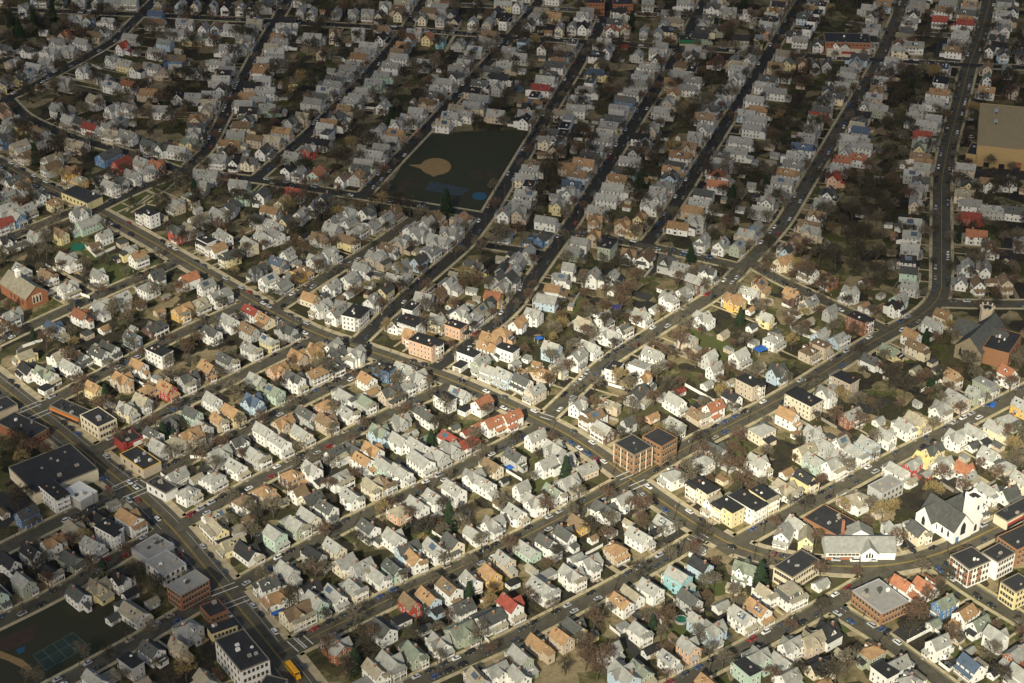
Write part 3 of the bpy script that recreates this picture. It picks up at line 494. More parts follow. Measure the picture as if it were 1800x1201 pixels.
def gen_house(h):
    """parts in the house's own frame: ridge along x, base at z = 0"""
    r = random.Random(int(h.px * 7 + h.py * 131)); p = {}
    L, W, E, P = h.L / 2, h.W / 2, h.E, h.P
    wk, rk = 'wall_' + h.w, 'roof_' + h.r
    if h.w == 'm': wk = 'brick'
    wl, rf = MB(), MB(); win = []       # windows: (x, y, z, normal angle, w, h)
    M = Matrix.Translation(h.pos) @ Matrix.Rotation(h.yaw, 4, 'Z'); h.M = M
    cy, sy = math.cos(h.yaw), math.sin(h.yaw)
    tocam = Vector((-h.pos.x, -h.pos.y)).normalized(); lc = (tocam.x*cy + tocam.y*sy, -tocam.x*sy + tocam.y*cy)
    fr = None
    if h.front is not None and h.front.length > .1:
        f = Vector((h.front.x, h.front.y)).normalized(); fl = (f.x*cy + f.y*sy, -f.x*sy + f.y*cy)
        fr = (int(math.copysign(1, fl[0])), 0) if abs(fl[0]) > abs(fl[1]) else (0, int(math.copysign(1, fl[1])))
    else: fr = (0, -1)
    h.fr = fr
    ov = .30
    def gable(Lx, Wy, z0, z1, T=None, eg=ov):
        """two roof slabs, ridge along x"""
        pt = .22; sl = (z1 - z0) / Wy; e = ov
        for s in (-1, 1):
            a = [(-Lx-eg, s*(Wy+e), z0 - sl*e), (Lx+eg, s*(Wy+e), z0 - sl*e), (Lx+eg, 0, z1), (-Lx-eg, 0, z1)]
            b = [(x, y, z + pt) for x, y, z in a]
            v = a + b; f = [(4,5,6,7),(0,1,5,4),(1,2,6,5),(3,0,4,7),(3,2,1,0)]
            if s > 0: f = [tuple(reversed(q)) for q in f]
            rf.add(v, f, rk, T)
    def prism(Lx, Wy, z0, z1, T=None):
        v = [(-Lx,-Wy,0),(Lx,-Wy,0),(Lx,Wy,0),(-Lx,Wy,0),(-Lx,-Wy,z0),(Lx,-Wy,z0),(Lx,Wy,z0),(-Lx,Wy,z0),(-Lx,0,z1),(Lx,0,z1)]
        wl.add(v, [(0,1,5,4),(1,2,6,9,5),(2,3,7,6),(3,0,4,8,7)], wk, T)
    def row(x0, y0, x1, y1, nrm, zs, skip=.12, wid=.95):
        ln = math.hypot(x1-x0, y1-y0); n = max(1, int(ln / 2.15))
        for z in zs:
            for i in range(n):
                if r.random() < skip: continue
                t = (i + .5) / n
                win.append((x0 + (x1-x0)*t + nrm[0]*.03, y0 + (y1-y0)*t + nrm[1]*.03, z, math.atan2(nrm[1], nrm[0]), wid*.88, 1.25 if h.st > 1 else .7))
    zs = [z for z in (1.6 + 2.55*i for i in range(4)) if z < E - .55] if h.st > 1 else [1.5]
    if h.t in 'fsxl':
        prism(L, W, E, E + P); gable(L, W, E, E + P)
        for s in (-1, 1):
            if s*lc[0] > -.15:
                row(s*L, -W+.5, s*L, W-.5, (s, 0), zs)
                if h.st > 1: win.append((s*(L+.03), 0, E + P*.36, 0 if s > 0 else math.pi, .8, 1.15))
            if s*lc[1] > -.15: row(-L+.6, s*W, L-.6, s*W, (0, s), zs, .2)
    if h.t == 'x':
        cx = r.uniform(-.25, .3) * L; cw = W * r.uniform(.62, .8); pr = r.uniform(.6, 1.4); zc = E + P * r.uniform(.82, .98)
        both = r.random() < .5
        for s in ((-1, 1) if both else (-1,)):
            T = Matrix.Translation((cx, s*(W+pr)/2, 0)) @ Matrix.Rotation(math.pi/2, 4, 'Z')
            hl = (W + pr) / 2
            prism(hl, cw, E - .02, zc - .02, T); gable(hl, cw, E, zc, T, .34)
            if s*lc[1] > -.15:
                row(cx-cw+.4, s*(W+pr), cx+cw-.4, s*(W+pr), (0, s), zs, .1)
                win.append((cx, s*(W+pr+.03), E + P*.34, math.copysign(math.pi/2, s), .8, 1.1))
    if h.t in 'fs' and r.random() < .35:          # dormer
        dm = MB(); s = -1 if lc[1] < 0 else 1; x = r.uniform(-.3, .3)*L; y0 = W*.62; zb = E + P*.30; zt = E + P*.74
        T = Matrix.Translation((x, 0, 0)) @ Matrix.Scale(s, 4, (0, 1, 0))
        v = [(-1.1,y0,zb),(1.1,y0,zb),(1.1,y0,zt),(-1.1,y0,zt),(-1.1,W*.12,zt),(1.1,W*.12,zt),(0,y0,zt+.8),(0,W*.1,zt+.8)]
        dm.add(v, [(0,1,2,6,3),(1,5,2),(0,3,4)], wk, T)
        dm.add([(-1.35,y0+.3,zt-.1),(-1.35,0,zt-.1),(0,0,zt+.9),(0,y0+.3,zt+.9),(1.35,y0+.3,zt-.1),(1.35,0,zt-.1)], [(0,3,2,1),(3,4,5,2)], rk, T)
        dm.add([(-.5,y0+.04,zb+.35),(.5,y0+.04,zb+.35),(.5,y0+.04,zt-.1),(-.5,y0+.04,zt-.1)], [(0,1,2,3)], 'glass', T)
        p['dormer'] = dm
    if h.t == 'h' or h.t == 'm':
        wl.box(-L, -W, 0, L, W, E, wk)
        e = ov; k = (L - W) * .9 if h.t == 'h' else L - 1.3; kw = .01 if h.t == 'h' else W - 1.3; zt = E + P
        a = [(-L-e,-W-e,E-.12),(L+e,-W-e,E-.12),(L+e,W+e,E-.12),(-L-e,W+e,E-.12),(-k,-kw,zt),(k,-kw,zt),(k,kw,zt),(-k,kw,zt)]
        rf.add(a, [(0,1,5,4),(1,2,6,5),(2,3,7,6),(3,0,4,7),(4,5,6,7),(3,2,1,0)], rk if h.t == 'h' else 'roof_d')
        if h.t == 'm': rf.box(-k-.2, -kw-.2, zt-.1, k+.2, kw+.2, zt+.25, rk)
        for s in (-1, 1):
            if s*lc[0] > -.15: row(s*L, -W+.5, s*L, W-.5, (s, 0), zs)
            if s*lc[1] > -.15: row(-L+.5, s*W, L-.5, s*W, (0, s), zs)
            if h.t == 'm' or r.random() < .5:
                dm = p.setdefault('dormer', MB())
                for x in ((-.5*L, .5*L) if h.t == 'm' else (0,)):
                    T = Matrix.Translation((x, 0, 0)) @ Matrix.Scale(s, 4, (0, 1, 0)); y1 = W - .3; y0 = W - 2.2
                    z0, z1 = E + .35, E + 1.9
                    dm.add([(-.8,y1,z0),(.8,y1,z0),(.8,y1,z1),(-.8,y1,z1),(-.8,y0,z1),(.8,y0,z1)], [(0,1,2,3),(1,5,2),(0,3,4)], 'trim', T)
                    dm.add([(-1,y1+.2,z1),(1,y1+.2,z1),(1,y0,z1+.35),(-1,y0,z1+.35)], [(0,1,2,3)], rk, T)
                    dm.add([(-.4,y1+.03,z0+.25),(.4,y1+.03,z0+.25),(.4,y1+.03,z1-.2),(-.4,y1+.03,z1-.2)], [(0,1,2,3)], 'glass', T)
    if h.t in 'Fb':
        wl.box(-L, -W, 0, L, W, E, wk)
        rf.box(-L-.12, -W-.12, E, L+.12, W+.12, E + .22, rk, bottom=True)
        if h.t == 'F':
            tr = MB()
            for a in ((-L-.3,-W-.3,L+.3,-W-.12),(-L-.3,W+.12,L+.3,W+.3),(-L-.3,-W-.12,-L-.12,W+.12),(L+.12,-W-.12,L+.3,W+.12)):
                tr.box(a[0], a[1], E - .4, a[2], a[3], E + .05, 'trim' if h.w in 'w' else wk, bottom=True)
            p['cornice'] = tr
            p['roof_vent'] = []
            for _ in range(r.randint(1, 3)):
                vt = MB(); x, y = r.uniform(-.7, .7)*L, r.uniform(-.5, .5)*W; vt.box(x-.4, y-.4, E+.2, x+.4, y+.4, E + r.uniform(.6, 1.1), r.choice(['trim','deck','chimney'])); p['roof_vent'].append(vt)
        for s in (-1, 1):
            if s*lc[0] > -.15: row(s*L, -W+.4, s*L, W-.4, (s, 0), zs, .05)
            if s*lc[1] > -.15: row(-L+.5, s*W, L-.5, s*W, (0, s), zs, .12)
    p['walls'] = wl; p['roof'] = rf
    if h.st > 1:
        # chimney
        if h.t != 'F' and r.random() < .8:
            c = MB(); x, y = r.uniform(-.6, .6)*L, r.uniform(-.35, .35)*W; zt = E + P + r.uniform(.5, 1.1)
            c.box(x-.38, y-.38, E, x+.38, y+.38, zt, 'chimney'); c.box(x-.44, y-.44, zt, x+.44, y+.44, zt+.14, 'deck', bottom=True); p['chimney'] = c
        # porch on the street side
        fx, fy = fr; Lp, Wp = (W, L) if fx else (L, W)      # half width across the front, half depth
        Tp = Matrix.Rotation(math.atan2(fy, fx) - math.pi/2, 4, 'Z')    # local +y = outwards
        y0 = Wp + .02; dp = r.uniform(1.4, 2.1); q = MB()
        ww = Lp * r.choice((.92, .92, .6, .5)); xo = 0 if ww > Lp*.8 else r.choice((-1, 1)) * (Lp - ww - .1)
        floors = 3 if h.t == 'F' and h.st == 3 else (2 if r.random() < .38 else 1)
        if h.t == 'x' and fx == 0 and (fy < 0): y0 += 1.2
        x0, x1 = xo - ww, xo + ww
        for k in range(floors):
            zf = .7 + 2.5*k
            q.box(x0, y0, zf - .22 if k else 0, x1, y0 + dp, zf, 'deck' if k == 0 else 'trim', Tp, True)
            n = max(2, int((x1 - x0) / 2.2))
            for i in range(n + 1):
                x = x0 + .1 + (x1 - x0 - .2) * i / n; q.box(x-.1, y0 + dp - .25, zf, x+.1, y0 + dp - .05, zf + 2.2, 'trim', Tp)
            q.box(x0, y0 + dp - .2, zf + .15, x1, y0 + dp - .1, zf + .85, 'trim' if r.random() < .6 else wk, Tp, True)
        zt = .7 + 2.5*(floors - 1) + 2.2
        q.add([(x0-.3,y0,zt+.62),(x1+.3,y0,zt+.62),(x1+.3,y0+dp+.3,zt),(x0-.3,y0+dp+.3,zt),(x0-.3,y0,zt+.8),(x1+.3,y0,zt+.8),(x1+.3,y0+dp+.3,zt+.18),(x0-.3,y0+dp+.3,zt+.18)],
              [(4,7,6,5),(0,1,2,3),(3,2,6,7),(1,5,6,2),(0,3,7,4)], rk if r.random() < .75 else 'roof_t', Tp)
        q.box(xo-.7, y0 + dp, 0, xo+.7, y0 + dp + .5, .45, 'deck', Tp); q.box(xo-.7, y0 + dp + .5, 0, xo+.7, y0 + dp + 1.0, .22, 'deck', Tp)
        p['porch'] = q
        d = MB(); xd = xo + r.choice((-.4, .4))*ww*.5
        d.box(xd-.5, y0 - .02 if y0 < Wp + .1 else Wp, .7, xd+.5, Wp + .08, 2.8, 'door', Tp); p['door'] = d
        if r.random() < .3:      # rear stair and deck
            b = MB(); b.box(-1.6, -Wp - 1.9, 2.6, 1.6, -Wp - .02, 2.8, 'deck', Tp, True)
            for x in (-1.5, 1.4): b.box(x, -Wp - 1.85, 0, x+.12, -Wp - 1.73, 3.7, 'deck', Tp)
            b.box(-1.6, -Wp - 1.9, 3.1, 1.6, -Wp - 1.8, 3.7, 'trim', Tp, True); p['rear_deck'] = b
        # lower wing on the yard side
        if h.t != 'F' and r.random() < .62:
            e = MB(); x0 = r.uniform(-.95, -.3)*Lp; x1 = r.uniform(.25, .95)*Lp; dp = r.uniform(1.8, 4.0); zt = r.choice((2.6, 2.6, 4.4)); yb = -Wp - .01
            e.box(x0, yb - dp, 0, x1, yb, zt, wk, Tp)
            e.add([(x0-.25,yb-dp-.25,zt-.05),(x1+.25,yb-dp-.25,zt-.05),(x1+.25,yb,zt+.75),(x0-.25,yb,zt+.75),(x0-.25,yb-dp-.25,zt+.12),(x1+.25,yb-dp-.25,zt+.12),(x1+.25,yb,zt+.92),(x0-.25,yb,zt+.92)], [(4,5,6,7),(0,1,5,4),(1,2,6,5),(3,0,4,7),(3,2,1,0)], rk if r.random() < .6 else r.choice(('roof_d', 'roof_t', 'roof_k')), Tp)
            e.add([(x0,yb-dp,zt),(x0,yb,zt),(x0,yb,zt+.75)], [(0,2,1)], wk, Tp); e.add([(x1,yb-dp,zt),(x1,yb,zt),(x1,yb,zt+.75)], [(0,1,2)], wk, Tp)
            if x1 - x0 > 2: e.add([(x0+.5,yb-dp-.03,1.2),(x0+1.4,yb-dp-.03,1.2),(x0+1.4,yb-dp-.03,2.4),(x0+.5,yb-dp-.03,2.4)], [(0,1,2,3)], 'glass', Tp)
            p['rear_wing'] = e
        if h.t in 'fsx' and r.random() < .4:      # bay window on a long side
            s = 1 if r.random() < .5 else -1; e = MB(); x = r.uniform(-.5, .5)*L; zt = r.choice((2.7, 4.5)); b0 = W + .01
            T = Matrix.Scale(s, 4, (0, 1, 0))
            e.add([(x-1.5,b0,.3),(x-.8,b0+.9,.3),(x+.8,b0+.9,.3),(x+1.5,b0,.3),(x-1.5,b0,zt),(x-.8,b0+.9,zt),(x+.8,b0+.9,zt),(x+1.5,b0,zt),(x,b0,zt+.7)], [(0,1,5,4),(1,2,6,5),(2,3,7,6)], wk, T)
            e.add([(x-1.7,b0,zt),(x-.9,b0+1.1,zt),(x+.9,b0+1.1,zt),(x+1.7,b0,zt),(x,b0,zt+.7)], [(0,1,4),(1,2,4),(2,3,4)], rk, T)
            for z0 in (1.1,) if zt < 4 else (1.1, 3.6): e.add([(x-.6,b0+.93,z0),(x+.6,b0+.93,z0),(x+.6,b0+.93,z0+1.3),(x-.6,b0+.93,z0+1.3)], [(0,1,2,3)], 'glass', T)
            p['bay'] = e
        if h.t in 'fs' and r.random() < .3:       # skylights or solar panels on the slope towards the camera
            s = -1 if lc[1] < 0 else 1; e = MB(); sl = P / W; T = Matrix.Scale(s, 4, (0, 1, 0)); big = r.random() < .35; x0 = r.uniform(-.7, .1)*L
            for k in range(1 if big else 2):
                xa, xb = x0 + k*2.2, x0 + k*2.2 + (3.6 if big else .8); ya, yb = (W*.75, W*.2) if big else (W*.55, W*.33)
                za, zb = E + P - ya*sl + .32, E + P - yb*sl + .32
                e.add([(xa,ya,za),(xb,ya,za),(xb,yb,zb),(xa,yb,zb)], [(0,1,2,3)], 'roof_u' if big else 'glass', T)
            p['roof_panel'] = e
    else:
        fx, fy = fr; Lp, Wp = (W, L) if fx else (L, W); Tp = Matrix.Rotation(math.atan2(fy, fx) - math.pi/2, 4, 'Z')
        d = MB(); d.box(-min(1.3, Lp-.5), Wp, .05, min(1.3, Lp-.5), Wp + .06, 2.15, 'trim' if h.w not in 'w' else 'deck', Tp); p['door'] = d
    h.win = win
    return p
def window_mesh():
    me = MB(); me.box(-.02,-.5,-.5,.05,.5,.5,'glass')
    for a in ((-.62,-.58,.62,-.5),(-.62,.5,.62,.58)): me.box(-.02, a[0], a[1], .09, a[2], a[3], 'trim', None, True)
    for a in ((-.62,-.5,-.5,.5),(.5,-.5,.62,.5)): me.box(-.02, a[0], a[1], .09, a[2], a[3], 'trim', None, True)
    me.box(-.02,-.5,-.03,.08,.5,.03,'trim', None, True)
    return me
WIN_MB = window_mesh(); WIN_ME = WIN_MB.mesh('window')
def win_matrix(wi):
    x, y, z, a, ww, hh = wi
    return Matrix.Translation((x, y, z)) @ Matrix.Rotation(a, 4, 'Z') @ Matrix.Diagonal((1, ww, hh, 1))
DEPTH = lambda h: (h.pos - Vector((0, 0, CAMH))).dot(FW)
HOUSES.sort(key=DEPTH)
n_gable = n_low = 0; far = MB(); far_flat = MB(); far_low = MB()
for h in HOUSES:
    low = h.st == 1; flat = h.t == 'F'
    parts = gen_house(h); h.obj = None
    if low: n_low += 1; near = True
    elif flat: near = True
    else: n_gable += 1; near = n_gable <= 300
    if near:
        nm = 'garage' if low else ('apartment_house' if flat else 'house')
        root = empty(nm, h.pos, h.yaw); h.obj = root
        made = {}
        for k in sorted(parts, key=lambda k: k != 'roof'):
            mb = parts[k]
            if isinstance(mb, list):
                for b_ in mb: b_.build(k, made['roof'])
            elif mb.f: made[k] = mb.build(k, made['roof'] if k in ('chimney', 'dormer', 'cornice', 'roof_panel') else root)
        for wi in h.win: link('window', WIN_ME, root, win_matrix(wi))
    else:
        for k, mb in parts.items(): far.merge(mb, h.M)
        for wi in h.win: far.merge(WIN_MB, h.M @ win_matrix(wi))
fo = far.build('houses'); tag(fo, 'close rows of grey roofed wooden houses on the shaded far streets', 'houses', kind='stuff')
# ------------------------------------------------------------------ larger buildings
LAND = []       # (short name, px, py) used in labels
BLOCKS = []     # ground outlines, to keep trees out
mat('frame_dull', (.22,.19,.14), 0.7, 0.1)
mat('awning_orange', (.62,.22,.06), 0.8); mat('sign_red', (.32,.055,.045), 0.6); mat('sign_green', (.03,.16,.075), 0.6); mat('sign_white', (.78,.77,.72), 0.6)
mat('roof_white', (.74,.72,.64), 0.8); mat('roof_gravel', (.36,.28,.15), 0.95, 0.05, 0.4, 0.2); mat('metal', (.45,.45,.44), 0.5, 0.2, metal=0.3); mat('wall_mall', (.40,.29,.14), 0.85, 0.05, 0.3, 0.1)
mat('roof_membrane', (.040,.041,.042), 0.9, 0.05, 0.25, 0.35); mat('roof_slab', (.30,.29,.26), 0.9, 0.05, 0.35, 0.25); mat('brick_light', (.30,.165,.085), 0.9, 0.06, 1.4, 0.25)
wm2 = MB(); wm2.box(-.02,-.5,-.5,.05,.5,.5,'glass'); wm2.box(-.02,-.6,-.58,.12,.6,-.5,'brick_trim', None, True); wm2.box(-.02,-.6,.5,.08,.6,.57,'frame_dull', None, True); wm2.box(-.02,-.5,-.03,.08,.5,.03,'frame_dull', None, True)
for a in ((-.57,-.5,-.5,.5),(.5,-.5,.57,.5)): wm2.box(-.02, a[0], a[1], .08, a[2], a[3], 'frame_dull', None, True)
WIN2 = wm2.mesh('window')
def wins(root, a, b, nrm, zs, n, wid=1.0, hh=1.5, skip=()):
    """n windows along a wall from a to b (own frame), at each height"""
    for z in zs:
        for i in range(n):
            if i in skip: continue
            t = (i + .5) / n
            link('window', WIN2, root, win_matrix((a[0] + (b[0]-a[0])*t + nrm[0]*.03, a[1] + (b[1]-a[1])*t + nrm[1]*.03, z, math.atan2(nrm[1], nrm[0]), wid, hh)))
def frame_of(Lp, Fp, Rp, h):
    F = at(*Fp, h); R = at(*Rp, h); L = at(*Lp, h); F.z = R.z = L.z = 0
    u = R - F; a = u.length; u.normalize(); v = Vector((-u.y, u.x, 0)); b = (L - F).dot(v)
    if b < 0: v = -v; b = -b
    return F, math.atan2(u.y, u.x), a, b
def roof_units(root, a, b, z, n, seed):
    r = random.Random(seed)
    for i in range(n):
        m = MB(); x, y = r.uniform(.15, .85)*a, r.uniform(.2, .8)*b; s = r.uniform(.35, .95)
        m.box(x-s, y-s*.7, z, x+s, y+s*.7, z + r.uniform(.5, 1.3), r.choice(['metal','deck','roof_d','deck','trim'])); m.build('roof_unit', root)
def flat(name, label, cat, short, Lp, Fp, Rp, h, wk, rk, storeys=1, wa=0, wb=0, trim='trim', units=3, par=.22, shop=None, shopside='a', group=None, ww=1.0):
    F, yaw, a, b = frame_of(Lp, Fp, Rp, h)
    root = empty(name, F, yaw); tag(root, label, cat, group)
    m = MB(); m.box(0, 0, 0, a, b, h, wk); m.build('walls', root)
    m = MB(); m.box(.3, .3, h, a-.3, b-.3, h + .06, rk); m.build('roof', root)
    m = MB()
    for q in ((-.08,-.08,a+.08,.3),(-.08,b-.3,a+.08,b+.08),(-.08,.3,.3,b-.3),(a-.3,.3,a+.08,b-.3)): m.box(q[0], q[1], h - .25, q[2], q[3], h + par, ('frame_dull' if rk == 'roof_membrane' else 'metal') if trim in ('trim', 'brick_trim', 'metal') else trim, None, True)
    m.build('parapet', root)
    zs = [h / storeys * (k + .52) for k in range(storeys)]
    if shop: zs = zs[1:]
    if wa:
        wins(root, (.6, 0), (a-.6, 0), (0, -1), zs, wa, ww); wins(root, (.6, b), (a-.6, b), (0, 1), zs, max(1, wa // 2), ww)
    if wb:
        wins(root, (0, .6), (0, b-.6), (-1, 0), zs, wb, ww); wins(root, (a, .6), (a, b-.6), (1, 0), zs, max(1, wb // 2), ww)
    if shop:
        mk, s2 = shop
        m = MB(); g = MB()
        if shopside == 'a': m.box(.3, -.7, 2.7, a-.3, -.02, 3.5, mk, None, True); g.box(.5, -.06, .5, a-.5, 0, 2.6, 'glass')
        else: m.box(-.7, .3, 2.7, -.02, b-.3, 3.5, mk, None, True); g.box(-.06, .5, .5, 0, b-.5, 2.6, 'glass')
        m.build('awning', root); g.build('shop_window', root)
    roof_units(root, a, b, h + .06, units, int(Fp[0]))
    LAND.append((short, (Lp[0]+Rp[0])/2, (Fp[1]+Lp[1])/2, root)); BLOCKS.append((F, yaw, a, b))
    return root, a, b
# brick apartment block at the crossing, two wings on one court
r0, a, b = flat('apartment_block', 'orange brick apartment block of two black-roofed wings at the central crossroads', 'apartment block', 'the orange brick apartment block', (1080,779), (1115,801), (1147,785), 10.5, 'brick_light', 'roof_membrane', 3, 6, 6, 'brick_trim', 2)
F2, yaw2, a2, b2 = frame_of((1128,768), (1163,786), (1191,770), 10.5)
M2 = Matrix.Rotation(-r0.rotation_euler.z, 4, 'Z') @ Matrix.Translation(F2 - r0.location) @ Matrix.Rotation(yaw2, 4, 'Z')
m = MB(); m.box(0, 0, 0, a2, b2, 10.45, 'brick_light', M2); wing = m.build('wing', r0)
m = MB(); m.box(.3, .3, 10.45, a2-.3, b2-.3, 10.56, 'roof_membrane', M2); m.build('roof', r0)
m = MB()
for q in ((-.08,-.08,a2+.08,.3),(-.08,b2-.3,a2+.08,b2+.08),(-.08,.3,.3,b2-.3),(a2-.3,.3,a2+.08,b2-.3)): m.box(q[0], q[1], 10.2, q[2], q[3], 10.7, 'brick_light', M2, True)
m.build('parapet', r0)
for (p0, p1, nr, n) in (((.6,0),(a2-.6,0),(0,-1),6), ((0,.6),(0,b2-.6),(-1,0),5), ((a2,.6),(a2,b2-.6),(1,0),4)):
    for z in (1.85, 5.45, 9.0):
        for i in range(n):
            t = (i+.5)/n; link('window', WIN2, r0, M2 @ win_matrix((p0[0]+(p1[0]-p0[0])*t+nr[0]*.03, p0[1]+(p1[1]-p0[1])*t+nr[1]*.03, z, math.atan2(nr[1], nr[0]), 1.0, 1.5)))
for (p0, p1) in (((0,0),(a,0)),((0,0),(0,b))):      # light stone bands up the corners and bays
    m = MB()
    for t in (0, .33, .66, 1):
        x, y = p0[0]+(p1[0]-p0[0])*t, p0[1]+(p1[1]-p0[1])*t; m.box(x-.22, y-.22, 0, x+.22, y+.22, 10.25, 'brick_trim')
    m.build('stone_band', r0)
BLOCKS.append((F2, yaw2, a2, b2))
flat('shop_block', 'long flat-roofed black-roofed store with plain cream walls on the left edge of the avenue', 'store', 'the big black-roofed store', (-12,832), (62,868), (172,824), 6.0, 'wall_c', 'roof_membrane', 1, 0, 0, 'brick_trim', 6)
flat('shop_block', 'low black-roofed store with a red brick end wall beside the avenue', 'store', 'the black-roofed brick store', (3,737), (53,772), (86,753), 4.8, 'brick', 'roof_membrane', 1, 5, 0, 'brick_trim', 3)
flat('shop_block', 'small dark flat-roofed shop cut by the left edge of the photo', 'shop', 'the small dark shop', (-25,712), (-4,726), (31,711), 3.6, 'wall_t', 'roof_membrane', 1, 0, 0, 'trim', 1)
flat('shop_block', 'low black-roofed shop row with an orange awning on the avenue corner', 'shop', 'the orange-awning shop row', (96,708), (139,735), (160,722), 4.6, 'brick_light', 'roof_membrane', 1, 0, 0, 'brick_trim', 5, shop=('awning_orange', 0), shopside='b')
flat('shop_block', 'two-storey cream corner building with black roof beside the orange-awning shops', 'shop', 'the cream corner building', (138,731), (172,752), (205,737), 7.2, 'wall_c', 'roof_membrane', 2, 6, 5, 'wall_c', 5)
rt, a, b = flat('shop_block', 'small flat-roofed shop with red fascia and a white sign panel', 'shop', 'the red-fronted shop', (199,768), (218,783), (251,769), 4.6, 'sign_red', 'roof_membrane', 1, 3, 0, 'sign_red', 2, shop=('sign_red', 0), shopside='a')
m = MB(); m.box(a*.45, -.9, 2.2, a*.95, -.74, 4.4, 'sign_white', None, True); m.build('sign', rt)
m = MB(); m.box(-.8, -.8, 0, 1.2, 1.2, 5.6, 'sign_red', None, True); m.build('corner_turret', rt)
flat('shop_block', 'corner shop with black roof, yellow cornice and brick end by the striped crossing', 'shop', 'the yellow-corniced shop', (209,799), (252,827), (283,812), 4.8, 'wall_t', 'roof_membrane', 1, 0, 3, 'wall_o', 6)
flat('shop_block', 'white corner shop with black flat roof opposite the striped crossing', 'shop', 'the white corner shop', (268,842), (291,868), (312,856), 4.8, 'wall_w', 'roof_membrane', 1, 0, 3, 'trim', 3)
flat('white_roofed_block', 'square grey block with a bright white flat roof', 'workshop', 'the white-roofed block', (117,859), (141,881), (171,864), 5.2, 'wall_g', 'roof_white', 1, 0, 0, 'roof_white', 4)
flat('garage_row', 'long low grey-roofed commercial row facing the avenue', 'shop', 'the grey-roofed row', (229,965), (262,984), (306,958), 4.2, 'wall_g', 'roof_slab', 1, 0, 0, 'metal', 7)
flat('garage_row', 'white-walled grey-roofed shop between the grey row and brick building', 'shop', 'the white-walled shop', (262,984), (288,1012), (327,991), 6.2, 'wall_w', 'roof_slab', 2, 4, 3, 'trim', 3)
flat('brick_building', 'three-storey red brick building with weathered grey roof on the avenue', 'brick building', 'the grey-roofed brick building', (289,1031), (317,1047), (368,1019), 8.4, 'brick', 'roof_slab', 3, 9, 5, 'roof_slab', 2)
flat('corner_shop', 'small brick and black-roofed corner shop with a round vent', 'shop', 'the brick corner shop', (350,1066), (369,1086), (401,1073), 4.2, 'brick_light', 'roof_membrane', 1, 4, 4, 'brick', 1)
flat('yellow_shop', 'narrow pale yellow shop with black roof beside the brick corner shop', 'shop', 'the narrow yellow shop', (364,1102), (372,1114), (417,1098), 4.4, 'wall_y', 'roof_membrane', 1, 6, 0, 'roof_membrane', 2)
flat('row_building', 'large white apartment row with striped black flat roof at the bottom edge', 'apartment block', 'the white apartment row', (377,1126), (423,1181), (474,1160), 10.5, 'wall_w', 'roof_membrane', 3, 6, 7, 'metal', 5)
flat('row_building', 'black flat-roofed building cut by the bottom edge next to the bus', 'building', 'the black roof by the bus', (462,1196), (488,1222), (506,1195), 7, 'wall_g', 'roof_membrane', 2, 3, 3, 'trim', 2)
flat('brick_hall', 'low orange brick hall with ridged black roof beside the long grey-roofed hall', 'hall', 'the low black-roofed brick hall', (1409,912), (1473,943), (1509,919), 4.5, 'brick_orange', 'roof_membrane', 1, 0, 6, 'brick_orange', 5)
rt, a, b = flat('apartment_block', 'red brick and white apartment block with black roof at the curved junction', 'apartment block', 'the red and white block', (1664,979), (1704,1002), (1742,986), 9.6, 'wall_w', 'roof_membrane', 3, 6, 7, 'trim', 2)
for x0, x1 in ((0, .16), (.42, .6)):
    m = MB(); m.box(a*x0, -.05, 1.0, a*x1, -.004, 8.8, 'brick', None, True); m.build('brick_panel', rt)
for y0, y1 in ((.04, .2), (.44, .56), (.82, .98)):
    m = MB(); m.box(-.05, b*y0, 1.0, -.004, b*y1, 8.8, 'brick', None, True); m.build('brick_panel', rt)
flat('apartment_block', 'plain white apartment block joined behind the red and white block', 'apartment block', 'the plain white block', (1722,973), (1754,989), (1785,972), 9.4, 'wall_w', 'roof_membrane', 3, 6, 0, 'trim', 2)
flat('apartment_block', 'orange brick building with black roof at the right edge', 'brick building', 'the right-edge brick building', (1752,944), (1788,968), (1835,946), 8.6, 'brick_orange', 'roof_membrane', 3, 6, 6, 'brick_orange', 2)
flat('apartment_block', 'three-storey yellow apartment block at the right edge', 'apartment block', 'the yellow apartment block', (1757,1024), (1786,1042), (1818,1026), 9.2, 'wall_y', 'roof_membrane', 3, 5, 5, 'trim', 1)
flat('apartment_block', 'beige brick apartment block with black roof facing the road bend', 'apartment block', 'the beige apartment block', (1353,1001), (1393,1016), (1441,985), 7.6, 'wall_c', 'roof_membrane', 2, 10, 7, 'trim', 3)
flat('school', 'square low orange brick building with grey flat roof', 'school', 'the square brick building', (1493,1041), (1550,1079), (1597,1057), 6.4, 'brick_orange', 'roof_slab', 2, 8, 9, 'metal', 6)
flat('shop_block', 'cream shop with black roof and red front right of the white church', 'shop', 'the cream red-fronted shop', (1749,902), (1771,917), (1829,886), 4.8, 'wall_c', 'roof_membrane', 1, 0, 0, 'brick_trim', 3, shop=('sign_red', 0))
flat('grey_block', 'pale grey two-storey block with red porch canopies', 'apartment block', 'the pale grey block', (1527,853), (1551,869), (1589,849), 6.2, 'wall_g', 'roof_slab', 2, 5, 0, 'wall_g', 4)
flat('brick_building', 'blocky orange-red brick building with dark roof beside the stone church', 'brick building', 'the orange-red brick building', (1727,611), (1774,622), (1797,588), 9.2, 'brick_orange', 'roof_membrane', 2, 3, 0, 'brick_orange', 6)
rt, a, b = flat('department_store', 'huge tan department store with flat gravel roof and doors along its front', 'store', 'the huge tan store', (1718,181), (1718,256), (1860,270), 13.5, 'wall_mall', 'roof_gravel', 1, 0, 0, 'wall_mall', 0)
for x in (5, 14, 40):
    m = MB(); m.box(x, -.12, 0, x+3.5, 0, 3.0, 'glass'); m.build('door', rt)
